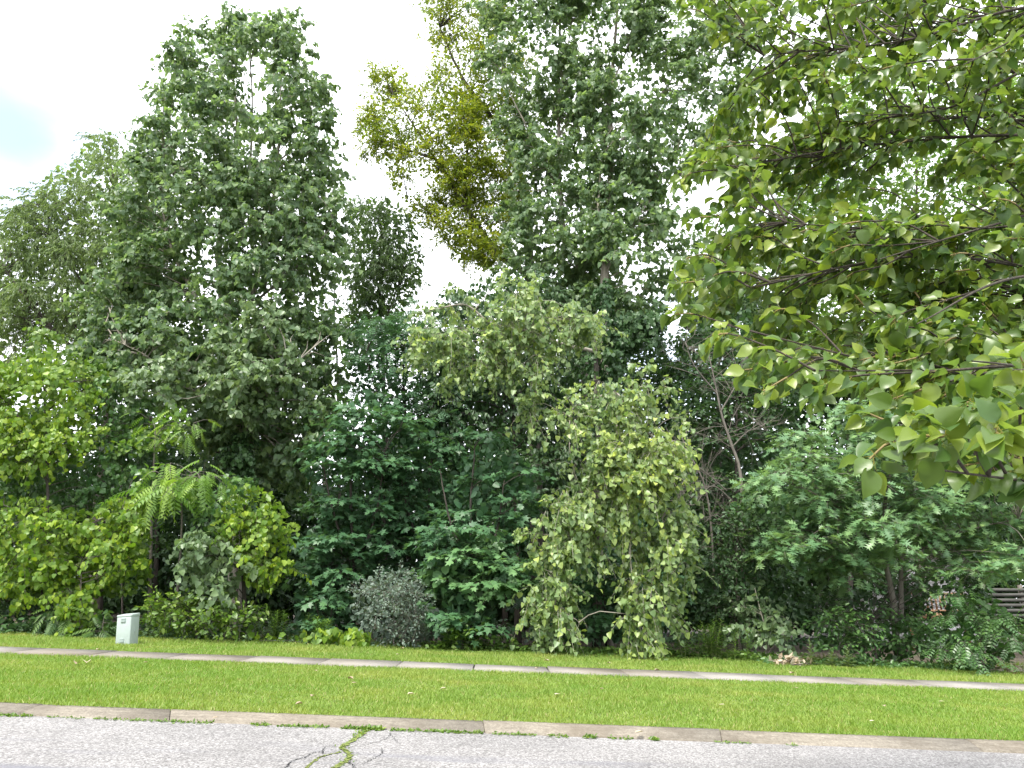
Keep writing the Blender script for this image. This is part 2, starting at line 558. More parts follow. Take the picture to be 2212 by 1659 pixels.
m, n, l, o_ = newmat('grass_blade')
at_ = n.new('ShaderNodeAttribute')
at_.attribute_name = 'lf'
sep = n.new('ShaderNodeSeparateXYZ')
l.new(at_.outputs['Vector'], sep.inputs[0])
col = mixcol(n, l, sep.outputs[0], (0.145, 0.232, 0.038), (0.240, 0.330, 0.070))
patch = ramp(n, l, noise(n, l, 0.9, 6, 0.65), [(0.44, 0.0), (0.68, 1.0)])
pat2 = ramp(n, l, noise(n, l, 0.28, 3, 0.5), [(0.35, 0.0), (0.65, 1.0)])
col = mixcol(n, l, math_n(n, l, 'MULTIPLY', patch, 0.6), col, (0.37, 0.37, 0.10))
col = mixcol(n, l, math_n(n, l, 'MULTIPLY', pat2, 0.45), col, (0.105, 0.235, 0.022))
col = mixcol(n, l, math_n(n, l, 'MULTIPLY', sep.outputs[2], 0.8), col, (0.38, 0.33, 0.16))
p = n.new('ShaderNodeBsdfPrincipled')
l.new(col, p.inputs['Base Color'])
p.inputs['Roughness'].default_value = 0.55
p.inputs['Specular IOR Level'].default_value = 0.3
tr = n.new('ShaderNodeBsdfTranslucent')
l.new(mixcol(n, l, 1.0, col, (1.3, 1.3, 0.6), 'MULTIPLY'), tr.inputs['Color'])
mx = n.new('ShaderNodeMixShader')
mx.inputs[0].default_value = 0.35
l.new(p.outputs[0], mx.inputs[1])
l.new(tr.outputs[0], mx.inputs[2])
l.new(mx.outputs[0], o_.inputs['Surface'])
M['grass'] = m


def blades(name, label, y0, y1, count, h0, h1, seed, edge=0.05):
    r = np.random.default_rng(seed)
    n_ = int(count)
    # more blades near, spread over what the view takes in plus a margin
    Yb = r.uniform(y0 - edge * 0.3, y1 + edge, n_)
    X = r.uniform(-1, 1, n_) * (Yb * 0.80 + 1.2)
    pn = np.sin(X * 1.7 + 1.1 * np.sin(Yb * 1.3)) * np.sin(Yb * 2.1 + 0.7 * np.sin(X * 0.9)) + 0.6 * np.sin(X * 5.3 + Yb * 3.1) * np.sin(Yb * 6.1 - X * 2.2)
    hh = r.uniform(h0, h1, n_) * (1.0 + 0.28 * pn)
    w = r.uniform(0.004, 0.0085, n_) * (0.7 + Yb / 22)
    a = r.uniform(0, 2 * math.pi, n_)
    side = np.stack([np.cos(a), np.sin(a), np.zeros(n_)], -1) * w[:, None]
    lean = np.stack([r.normal(0, 0.45, n_), r.normal(0, 0.45, n_), np.ones(n_)], -1)
    base = np.stack([X, Yb, -SLOPE * X - 0.004], -1)
    V = np.stack([base - side, base + side, base + lean * hh[:, None]], 1).reshape(-1, 3)
    F = np.arange(3 * n_).reshape(-1, 3)
    rnd = r.random(n_)
    dry = (r.random(n_) < 0.045).astype(float)
    lf = np.repeat(np.stack([rnd, rnd, dry], -1), 3, axis=0)
    o = link(name, mesh_tri(name, V, F, lf), M['grass'])
    return tag(o, label, 'grass', kind='stuff')


blades('verge_grass', 'mown green grass between the kerb and the sidewalk', Y_KERB, Y_SWF, 200000, 0.022, 0.046, 1)
blades('woodside_grass', 'mown green grass between the sidewalk and the trees', Y_SWB, Y_LAWN, 125000, 0.03, 0.065, 2, 0.12)
blades('uncut_grass', 'taller uncut grass along the foot of the thicket', Y_LAWN - 0.45, Y_LAWN - 0.05, 11000, 0.06, 0.16, 3)

# ------------------------------------------------------------------ leaf shapes (x across, y to the tip, z up; length 1)
def half_leaf(rows, fold, curl, twist=0.0):
    """rows of (t, half width): two strips folded at the midrib, curling down to the tip"""
    V, F = [], []
    for (t, w) in rows:
        z = -curl * t * t
        V += [(-w, t, z + fold * w), (0, t, z), (w, t, z + fold * w)]
    for k in range(len(rows) - 1):
        a, b_ = 3 * k, 3 * k + 3
        for s in (0, 1):
            q = (a + s, a + s + 1, b_ + s + 1, b_ + s)
            if rows[k][1] == 0:
                F.append((q[0] if s else q[1], q[2], q[3]))
            elif rows[k + 1][1] == 0:
                F.append((q[0], q[1], q[2] if s == 0 else q[3]))
            else:
                F += [(q[0], q[1], q[2]), (q[0], q[2], q[3])]
    V = np.array(V, float)
    F = np.array(F, int)
    used = np.unique(F)
    mp_ = -np.ones(len(V), int)
    mp_[used] = np.arange(len(used))
    return V[used], mp_[F]


def fan(outline, c, fold=0.15, curl=0.15):
    pts = np.array([c] + outline, float)
    z = fold * np.abs(pts[:, 0]) - curl * pts[:, 1] ** 2
    V = np.column_stack([pts, z])
    F = [(0, k, k + 1) for k in range(1, len(outline))] + [(0, len(outline), 1)]
    return V, np.array(F)


def shift(T, d):
    V, F = T
    V = V.copy()
    V[:, 1] += d
    return V, F


def with_stalk(T, length, w, bend=0.0):
    V, F = T
    V = V.copy()
    V[:, 1] += length
    k = len(V)
    S_ = np.array([(-w, 0, 0), (w, 0, 0), (w * 0.8, length * 0.55, bend), (-w * 0.8, length * 0.55, bend), (0, length * 1.08, 0), (0, 0, w * 1.6), (0, length * 0.55, bend + w * 1.6)])
    FS = np.array([(0, 1, 2), (0, 2, 3), (3, 2, 4), (5, 6, 0)]) + k
    stem = np.concatenate([np.zeros(k), np.ones(len(S_))])
    return np.concatenate([V, S_]), np.concatenate([F, FS]), stem


def mirror(o):
    return o + [(-x_, y_) for (x_, y_) in reversed(o) if abs(x_) > 1e-6]


LEAF = {}
def fan6(x1, y1, x2, y2, fold, curl):
    q = np.array([(0, 0), (x1, y1), (x2, y2), (0, 1), (-x2, y2), (-x1, y1)], float)
    return np.column_stack([q, fold * np.abs(q[:, 0]) - curl * q[:, 1] ** 2]), np.array([(0, 1, 2), (0, 2, 3), (0, 3, 4), (0, 4, 5)])


LEAF['deltoid'] = fan6(0.47, 0.08, 0.40, 0.50, 0.25, 0.16)
LEAF['rhomb'] = (np.array([(0, 0, 0), (0.3, 0.42, 0.08), (0, 1, -0.12), (-0.3, 0.42, 0.08)]), np.array([(0, 1, 2), (0, 2, 3)]))
LEAF['oval'] = fan6(0.26, 0.24, 0.25, 0.62, 0.3, 0.18)
LEAF['broad'] = fan6(0.40, 0.15, 0.38, 0.60, 0.2, 0.15)
LEAF['lance'] = (np.array([(0, 0, 0), (0.13, 0.36, 0.04), (0, 1, -0.16), (-0.13, 0.36, 0.04)]), np.array([(0, 1, 2), (0, 2, 3)]))
LEAF['strap'] = half_leaf([(0, 0.02), (0.3, 0.075), (0.65, 0.065), (1, 0)], 0.2, 0.35)
LEAF['palmate'] = fan(mirror([(0.0, -0.02), (0.30, 0.02), (0.52, 0.22), (0.30, 0.30), (0.52, 0.72), (0.20, 0.60), (0.0, 1.0)])[:], (0, 0.30), 0.12, 0.16)
LEAF['heart'] = fan(mirror([(0.0, 0.06), (0.30, -0.06), (0.50, 0.28), (0.30, 0.70), (0.0, 1.0)]), (0, 0.32), 0.22, 0.16)


def oak_leaf():
    V, F = [], []
    mid = [0.0, 0.2, 0.42, 0.64, 0.84]
    wid = [0.02, 0.06, 0.075, 0.07, 0.045]
    for t, w in zip(mid, wid):
        V += [(-w, t, 0.1 * w - 0.12 * t * t), (w, t, 0.1 * w - 0.12 * t * t)]
    for k in range(4):
        a = 2 * k
        F += [(a, a + 1, a + 3), (a, a + 3, a + 2)]
    tips = [(0.34, 0.34), (0.52, 0.66), (0.42, 0.95)]
    for k, (tx, ty) in enumerate(tips):
        for s in (-1, 1):
            V.append((s * tx, ty, 0.06 - 0.12 * ty * ty))
            a = 2 * (k + 1) + (1 if s > 0 else 0)
            F.append((a, a + 2, len(V) - 1) if s < 0 else (a, len(V) - 1, a + 2))
    V.append((0, 1.08, -0.16))
    F.append((8, 9, len(V) - 1))
    return np.array(V), np.array(F)


LEAF['lobed'] = oak_leaf()


def compound(pairs, leaflet, wid, sag, droop):
    V, F = [], []
    def q(t):
        return np.array([0, t, -sag * t * t])
    for k in range(pairs):
        t = 0.16 + 0.80 * k / (pairs - 1)
        ln = leaflet * (0.75 + 0.5 * math.sin(math.pi * min(1, 0.25 + 0.75 * k / pairs)))
        for s in (-1, 1):
            b0 = q(t)
            d = np.array([s * 0.86, 0.46, -droop])
            d /= np.linalg.norm(d)
            tip = b0 + d * ln
            sd_ = np.array([-d[1] * s, d[0] * s, 0]) * wid
            mid_ = b0 + d * ln * 0.42 + np.array([0, 0, 0.01])
            k0 = len(V)
            V += [b0, mid_ - sd_ * ln, tip, mid_ + sd_ * ln]
            F += [(k0, k0 + 1, k0 + 2), (k0, k0 + 2, k0 + 3)]
    k0 = len(V)
    e = q(0.97)
    V += [e, e + (0.03, 0.06, 0), q(1.0) + np.array([0, leaflet * 0.7, -0.05]), e + (-0.03, 0.06, 0)]
    F += [(k0, k0 + 1, k0 + 2), (k0, k0 + 2, k0 + 3)]
    k0 = len(V)
    for t in (0, 0.35, 0.7, 1.0):
        V += [q(t) + np.array([-0.006, 0, 0]), q(t) + np.array([0.006, 0, 0.002])]
    for k in range(3):
        a = k0 + 2 * k
        F += [(a, a + 1, a + 3), (a, a + 3, a + 2)]
    return np.array(V, float), np.array(F)


LEAF['pinnate'] = compound(8, 0.25, 0.16, 0.42, 0.5)
LEAF['pinnate_short'] = compound(4, 0.33, 0.24, 0.18, 0.25)
PEAR_ROWS = [(0, 0.0), (0.10, 0.24), (0.36, 0.385), (0.68, 0.29), (1.0, 0.0)]


def pear_leaf(fold, curl, wave, seed):
    V, F = half_leaf(PEAR_ROWS, fold, curl)
    r = np.random.default_rng(seed)
    edge = np.abs(V[:, 0]) > 0.02
    V[edge, 2] += r.normal(0, wave, edge.sum())
    V[:, 0] += 0.05 * np.sin(V[:, 1] * 3 + seed)
    return with_stalk((V, F), 0.55, 0.014, 0.05)


PEAR_FINE = [(0, 0.0), (0.04, 0.13), (0.12, 0.255), (0.25, 0.35), (0.40, 0.385), (0.55, 0.365), (0.70, 0.28), (0.83, 0.15), (0.92, 0.055), (1.0, 0.0)]
PEAR_ROWS, PEAR_LOW = PEAR_FINE, PEAR_ROWS
PEARS_HI = [pear_leaf(0.45, 0.30, 0.016, 1), pear_leaf(0.7, 0.18, 0.02, 2), pear_leaf(0.25, 0.42, 0.025, 3), pear_leaf(0.95, 0.30, 0.016, 4)]
for k, T in enumerate(PEARS_HI):
    LEAF['pear%d_fine' % k] = T
PEAR_ROWS = PEAR_LOW
PEARS = [pear_leaf(0.45, 0.30, 0.03, 1), pear_leaf(0.7, 0.18, 0.04, 2), pear_leaf(0.25, 0.42, 0.05, 3), pear_leaf(0.95, 0.30, 0.03, 4)]
for k, T in enumerate(PEARS):
    LEAF['pear%d' % k] = T
V_, F_ = fan6(0.48, 0.08, 0.40, 0.50, 0.28, 0.18)
LEAF['deltoid_stalk'] = (np.concatenate([V_ + (0, 0.35, 0), [(-0.012, 0, 0), (0.012, 0, 0), (0, 0.4, 0.01)]]), np.concatenate([F_, [(len(V_), len(V_) + 1, len(V_) + 2)]]), np.concatenate([np.zeros(len(V_)), np.ones(3)]))

# ------------------------------------------------------------------ growing foliage
SETS = []        # every set of leaves of the scene; turned into meshes at the end


def leafset(owner, base, kind, mat, pos, tip, nor, size, clump, r, n_parts=0, part='crown', piece='leaf', smooth=False):
    y = nrm(tip)
    z = nrm(nor - (nor * y).sum(-1, keepdims=True) * y)
    x_ = np.cross(y, z)
    Rm = np.stack([x_, y, z], -1)           # columns
    SETS.append(dict(owner=owner, base=np.asarray(base, float), kind=kind, mat=mat, pos=pos, R=Rm, size=size,
                     rnd=r.random(len(pos)), clump=clump, n=n_parts, part=part, piece=piece, smooth=smooth))


def inside(poly, x, y):
    p_ = np.asarray(poly, float)
    c = np.zeros(len(x), bool)
    j = len(p_) - 1
    for i in range(len(p_)):
        xi, yi, xj, yj = *p_[i], *p_[j]
        t = ((yi > y) != (yj > y)) & (x < (xj - xi) * (y - yi) / (yj - yi + 1e-12) + xi)
        c ^= t
        j = i
    return c


def edge_dist(poly, x, y):
    p_ = np.asarray(poly, float)
    q = np.stack([x, y], -1)
    best = np.full(len(x), 1e9)
    for i in range(len(p_)):
        a, b_ = p_[i], p_[(i + 1) % len(p_)]
        ab = b_ - a
        t = np.clip(((q - a) @ ab) / (ab @ ab + 1e-9), 0, 1)
        best = np.minimum(best, np.linalg.norm(q - (a + t[:, None] * ab), axis=1))
    return best


def poly_area(poly):
    p_ = np.asarray(poly, float)
    return 0.5 * abs(np.dot(p_[:, 0], np.roll(p_[:, 1], -1)) - np.dot(p_[:, 1], np.roll(p_[:, 0], -1)))


def clumps_in(poly, Y, thick, per_m2, r, holes=(), front=0.35):
    """clump centres filling the body whose outline from the street is poly, thickest in the middle"""
    p_ = np.asarray(poly, float)
    mid = p_.mean(0)
    zc = project(at(mid[0], mid[1], Y)[None])[2][0]
    m_per_px = zc / FP
    n_ = max(4, int(poly_area(poly) * m_per_px ** 2 * per_m2))
    lo, hi = p_.min(0), p_.max(0)
    xs, ys = [], []
    while len(xs) < n_:
        x_ = r.uniform(lo[0], hi[0], n_ * 2)
        y_ = r.uniform(lo[1], hi[1], n_ * 2)
        k = inside(poly, x_, y_)
        for (hx, hy, hw, hh, keep) in holes:
            inh = ((x_ - hx) / hw) ** 2 + ((y_ - hy) / hh) ** 2 < 1
            k &= ~(inh & (r.random(len(x_)) > keep))
        xs += list(x_[k])
        ys += list(y_[k])
    x_, y_ = np.array(xs[:n_]), np.array(ys[:n_])
    e = edge_dist(poly, x_, y_) * m_per_px
    half = thick * np.clip(np.sqrt(e / max(thick, 0.3)), 0.12, 1.0)
    u = r.uniform(-1, front, n_)
    d = Y + half * u
    return at(x_, y_, d)


UP = np.array([0, 0, 1.0])

MODES = {
    # petiole, tip = (along petiole, along twig, down, random), normal = (up, outward, random)
    'hang': dict(tip=(0.35, 0.15, 0.75, 0.42), nor=(0.55, 0.55, 0.55)),
    'flat': dict(tip=(0.85, 0.35, 0.35, 0.25), nor=(1.0, 0.35, 0.28)),
    'willow': dict(tip=(0.25, 0.45, 0.85, 0.25), nor=(0.4, 0.5, 0.8)),
    'shingle': dict(tip=(0.15, 0.0, 0.85, 0.40), nor=(0.55, 0.9, 0.35)),
    'loose': dict(tip=(0.7, 0.4, 0.15, 0.5), nor=(0.8, 0.4, 0.6)),
    'arch': dict(tip=(0.7, 0.3, 0.65, 0.38), nor=(1.0, 0.1, 0.22)),
}


def sprays(C, rad, k, m, L, size, mode, r, flat=0.75, droop=0.3, up=0.25, pet=0.05, ymin=None):
    """k leafy shoots round each clump centre, m leaves on each; returns leaves and shoots"""
    nC = len(C)
    cl = r.random(nC)
    D = nrm(r.normal(size=(nC, k, 3)) * np.array([1, 1, flat]) + UP * up)
    B = C[:, None] + D * (rad * r.uniform(0.05, 0.75, (nC, k)))[..., None] * np.array([1, 1, flat])
    Ls = L * r.uniform(0.7, 1.3, (nC, k))
    N = nC * k
    B, D, Ls = B.reshape(N, 3), D.reshape(N, 3), Ls.reshape(N)
    t = np.linspace(0.12, 1.0, m)[None, :] + r.uniform(-0.05, 0.05, (N, m))
    P = B[:, None] + D[:, None] * (Ls[:, None] * t)[..., None] - UP * (droop * Ls[:, None] * t ** 2)[..., None]
    side = nrm(np.cross(D, UP + r.normal(0, 0.3, (N, 3))))
    sgn = np.where(np.arange(m) % 2 == 0, 1.0, -1.0)[None, :, None]
    pd = nrm(side[:, None] * sgn + D[:, None] * 0.5 + r.normal(0, 0.25, (N, m, 3)))
    md = MODES[mode]
    a, b_, c, d = md['tip']
    tip = nrm(pd * a + D[:, None] * b_ - UP * c + r.normal(0, d, (N, m, 3)))
    outw = D * np.array([1, 1, 0.2]) + np.array([0, -0.55, 0])
    u_, o_, w_ = md['nor']
    nor = UP * u_ + outw[:, None] * o_ + r.normal(0, w_, (N, m, 3))
    pos = P + pd * pet
    sz = size * r.uniform(0.5, 1.3, (N, m))
    clv = np.repeat(np.repeat(cl, k), m)
    shoots = np.stack([B, B + D * (Ls * 0.5)[:, None] - UP * (droop * Ls * 0.25)[:, None], P[:, -1]], 1)
    return pos.reshape(-1, 3), tip.reshape(-1, 3), nor.reshape(-1, 3), sz.reshape(-1), clv, shoots


def shoot_tubes(buf, sh, r0, r1):
    """many three-sided two-joint shoots at once"""
    N = len(sh)
    tan = nrm(sh[:, 2] - sh[:, 0])
    a = nrm(np.cross(tan, np.array([0.3, 0.9, 0.2])))
    b_ = np.cross(tan, a)
    ang = np.array([0, 2.094, 4.189])
    ring = np.cos(ang)[None, :, None] * a[:, None] + np.sin(ang)[None, :, None] * b_[:, None]
    rr = [r0, (r0 + r1) / 2, r1]
    V = np.stack([sh[:, j, None] + ring * rr[j] for j in range(3)], 1).reshape(N, 9, 3)
    f = []
    for j in (0, 1):
        for k in range(3):
            k2 = (k + 1) % 3
            f += [(3 * j + k, 3 * j + k2, 3 * j + 3 + k2), (3 * j + k, 3 * j + 3 + k2, 3 * j + 3 + k)]
    F = (np.array(f)[None] + (np.arange(N) * 9)[:, None, None]).reshape(-1, 3)
    buf.add(V.reshape(-1, 3), F)


def bough(a, b_, r, sag=0.12, n=6):
    a, b_ = np.asarray(a, float), np.asarray(b_, float)
    L = np.linalg.norm(b_ - a)
    m1 = a + (b_ - a) * 0.35 + UP * L * sag + r.normal(0, 0.05 * L, 3)
    m2 = a + (b_ - a) * 0.7 + UP * L * sag * 0.8 + r.normal(0, 0.05 * L, 3)
    return spline([a, m1, m2, b_], n)


def plant(name, label, cat, base, bodies, leaf, mat, bark, skeleton=(), group=None, seed=1, rad=0.55, k=9, m=11, L=0.5,
          size=0.12, mode='hang', per_m2=3.0, thick=1.3, flat=0.75, droop=0.3, up=0.25, pet=0.05, holes=(), n_parts=0,
          boughs=True, twigs=True, twig_r=0.006, bough_r=0.022, crown='crown', front=0.35, piece='leaf', twig_mat=None, limb_name='limb', stem_name='trunk', inner=2.2, inner_size=None):
    """skeleton: list of (control points [(px, py, Y)...], radius at foot, radius at end); the first is the trunk"""
    r = np.random.default_rng(seed)
    o = empty(name, base, label, cat, group)
    base = np.asarray(base, float)
    nodes = [base[None]]
    for i, (ctrl, r0, r1, *own_bark) in enumerate(skeleton):
        pts = np.array([at(*c) if abs(c[2]) < 900 else c for c in ctrl])
        if i == 0:
            pts = np.concatenate([[base - UP * 0.1], pts])
        sp = spline(pts, 8 + 5 * len(pts))
        wob = np.cumsum(r.normal(0, 0.012, sp.shape), 0)
        wob -= np.linspace(0, 1, len(sp))[:, None] * wob[-1]
        sp = sp + wob * min(1.0, r0 * 8)
        bf = Buf()
        bf.tube(sp, r0, r1, 8 if r0 > 0.04 else 6, 0.8)
        link(stem_name if i == 0 else limb_name, bf.mesh('trunk', base, True), M[own_bark[0] if own_bark else bark], o)
        nodes.append(sp[len(sp) // 4:] if i == 0 and len(pts) > 2 else sp)
    nodes = np.concatenate(nodes)
    allC = []
    tw = Buf()
    for body in bodies:
        poly, Y = body[0], body[1]
        opt = dict(per_m2=per_m2, thick=thick, rad=rad, k=k, m=m, L=L, size=size, mode=mode, mat=mat, leaf=leaf, holes=holes,
                   n_parts=n_parts, flat=flat, droop=droop, up=up, pet=pet, front=front, inner=inner)
        if len(body) > 2:
            opt.update(body[2])
        C = clumps_in(poly, Y, opt['thick'], opt['per_m2'], r, opt['holes'], opt['front'])
        C[:, 2] = np.maximum(C[:, 2], gz(C[:, 0]) + 0.25 * opt['rad'] + 0.05)
        allC.append(C)
        pos, tip, nor, sz, clv, sh = sprays(C, opt['rad'], opt['k'], opt['m'], opt['L'], opt['size'], opt['mode'], r, opt['flat'], opt['droop'], opt['up'], opt['pet'])
        ok = pos[:, 2] > gz(pos[:, 0]) + 0.03
        leafset(o, base, opt['leaf'], opt['mat'], pos[ok], tip[ok], nor[ok], sz[ok], clv[ok], r, opt['n_parts'], crown, piece)
        if opt['inner'] > 0:      # shaded leaves deeper in the crown
            isz = inner_size or (0.14 if opt['leaf'].startswith('pinnate') else max(0.13, min(0.19, opt['size'] * 1.25)))
            C2 = clumps_in(poly, Y + opt['thick'] * 0.75, opt['thick'], opt['inner'] / (0.45 * isz * isz), r, opt['holes'], 0.9)
            C2 = C2[C2[:, 2] > gz(C2[:, 0]) + 0.1]
            leafset(o, base, 'rhomb' if isz > 0.28 else 'broad', opt['mat'], C2, nrm(r.normal(size=C2.shape) - UP * 0.4), r.normal(size=C2.shape) + UP * 0.5 + np.array([0, -0.4, 0]), isz * r.uniform(0.7, 1.2, len(C2)), r.random(len(C2)) * 0.5, r, 0, crown, piece)
        if twigs:
            shoot_tubes(tw, sh, twig_r, twig_r * 0.4)
    if boughs and len(nodes) > 1:
        bb = Buf()
        for C in allC:
            for c in C:
                dv = c - nodes
                d = np.linalg.norm(dv, axis=1) + np.where(dv[:, 2] < 0.15, 1.2, 0) + 0.2 * np.abs(dv[:, 2])
                j = int(np.argmin(d))
                bb.tube(bough(nodes[j], c, r), bough_r * r.uniform(0.6, 1.2), bough_r * 0.3, 5)
        link('branches', bb.mesh('branches', base, True), M[bark], o)['kind'] = 'stuff'
    if twigs and tw.n:
        link('twigs', tw.mesh('twigs', base, False), M[twig_mat or bark], o)['kind'] = 'stuff'
    return o


def gbase(px, Y):
    """the foot, on the ground at depth Y, of something seen at column px"""
    x_ = (px - 1106.0) / FP * (Y * CP - CAM_H * SP)
    return np.array([x_, Y, gz(x_)])


# ------------------------------------------------------------------ the trees along the street
exec_order = []

# far wood: whole trees standing behind the first row, seen only in the gaps
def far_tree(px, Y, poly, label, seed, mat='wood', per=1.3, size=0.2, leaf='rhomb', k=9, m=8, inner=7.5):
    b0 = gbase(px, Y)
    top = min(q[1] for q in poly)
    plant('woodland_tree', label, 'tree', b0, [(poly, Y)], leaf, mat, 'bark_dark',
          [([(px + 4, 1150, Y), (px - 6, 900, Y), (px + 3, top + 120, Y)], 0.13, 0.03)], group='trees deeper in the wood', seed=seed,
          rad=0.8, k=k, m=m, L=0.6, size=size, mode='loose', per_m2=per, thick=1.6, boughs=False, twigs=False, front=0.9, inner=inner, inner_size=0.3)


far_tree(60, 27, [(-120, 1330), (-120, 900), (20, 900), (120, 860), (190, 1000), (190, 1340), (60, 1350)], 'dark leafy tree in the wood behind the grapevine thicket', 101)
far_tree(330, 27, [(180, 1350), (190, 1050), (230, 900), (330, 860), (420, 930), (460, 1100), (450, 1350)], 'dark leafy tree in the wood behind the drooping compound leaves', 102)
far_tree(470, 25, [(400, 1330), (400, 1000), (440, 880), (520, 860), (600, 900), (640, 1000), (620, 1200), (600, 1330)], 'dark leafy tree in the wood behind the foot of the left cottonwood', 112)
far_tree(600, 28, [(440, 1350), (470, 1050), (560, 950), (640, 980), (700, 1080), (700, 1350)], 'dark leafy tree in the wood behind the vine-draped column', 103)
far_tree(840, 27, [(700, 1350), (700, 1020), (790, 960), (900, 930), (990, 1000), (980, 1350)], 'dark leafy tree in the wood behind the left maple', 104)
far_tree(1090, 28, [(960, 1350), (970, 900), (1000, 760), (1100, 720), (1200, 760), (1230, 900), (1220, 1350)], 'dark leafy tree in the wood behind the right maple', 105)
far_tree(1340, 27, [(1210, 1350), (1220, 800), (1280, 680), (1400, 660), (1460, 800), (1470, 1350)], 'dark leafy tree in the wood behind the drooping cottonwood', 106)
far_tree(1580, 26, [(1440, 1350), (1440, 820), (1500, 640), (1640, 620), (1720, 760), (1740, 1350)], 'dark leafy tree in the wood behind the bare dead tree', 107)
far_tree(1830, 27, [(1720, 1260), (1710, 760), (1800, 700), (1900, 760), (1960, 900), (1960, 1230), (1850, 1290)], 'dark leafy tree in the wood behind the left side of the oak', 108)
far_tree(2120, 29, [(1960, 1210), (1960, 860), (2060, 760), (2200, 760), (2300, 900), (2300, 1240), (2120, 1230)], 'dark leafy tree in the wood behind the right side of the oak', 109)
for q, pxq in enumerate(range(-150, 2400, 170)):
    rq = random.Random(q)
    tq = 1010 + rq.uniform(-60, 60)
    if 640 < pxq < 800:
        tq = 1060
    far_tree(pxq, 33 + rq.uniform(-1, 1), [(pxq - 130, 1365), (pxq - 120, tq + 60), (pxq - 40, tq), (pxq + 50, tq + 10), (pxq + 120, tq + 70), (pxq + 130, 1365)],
             'dark crown at the back of the wood, ' + ['at the left edge', 'behind the willow trunk', 'behind the walnut saplings', 'behind the left cottonwood', 'behind the vine-draped column', 'behind the low maple sapling', 'behind the blue-grey shrub', 'behind the middle maple', 'behind the maple with lit tiers', 'behind the drooping boughs', 'behind the upright weeds', 'behind the dead tree', 'behind the woolly weeds', 'behind the oak trunk', 'at the right edge'][q], 200 + q, per=0.5, size=0.3, inner=7)
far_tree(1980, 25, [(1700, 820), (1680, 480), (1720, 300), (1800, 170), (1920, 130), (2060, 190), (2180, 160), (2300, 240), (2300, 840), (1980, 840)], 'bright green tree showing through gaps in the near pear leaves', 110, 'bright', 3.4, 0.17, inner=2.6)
far_tree(1560, 24, [(1460, 660), (1470, 520), (1530, 470), (1640, 500), (1720, 600), (1710, 700), (1560, 690)], 'light green tree top left of the pear branches above the dead tree', 111, 'poplar', 2.4, 0.16, inner=1.5)

# willow at the far left
plant('willow_tree', 'olive green willow with drooping narrow leaves left of the tall cottonwood', 'tree', gbase(200, 23),
      [([(-70, 900), (-70, 580), (0, 505), (30, 455), (70, 425), (115, 365), (165, 345), (190, 300), (232, 285), (270, 320), (330, 350), (360, 520), (330, 770), (220, 800), (150, 740), (90, 730), (60, 800)], 23)],
      'lance', 'willow', 'bark_dark',
      [([(215, 1100, 23), (240, 850, 23), (258, 640, 23.3), (262, 480, 23.5), (235, 330, 23.4)], 0.22, 0.03),
       ([(240, 800, 23), (150, 745, 22.6), (60, 650, 22.4), (10, 580, 22.4)], 0.09, 0.02),
       ([(250, 700, 23), (170, 600, 22.8), (110, 480, 22.8), (80, 440, 22.8)], 0.08, 0.02),
       ([(300, 790, 22.6), (215, 740, 22.4), (140, 690, 22.2)], 0.05, 0.02)],
      seed=11, inner=2.0, rad=0.5, k=13, m=20, L=0.5, size=0.145, mode='willow', per_m2=5.0, thick=1.6, droop=0.6, up=0.15, pet=0.02, holes=[(60, 780, 60, 50, 0.2)], twig_r=0.004)

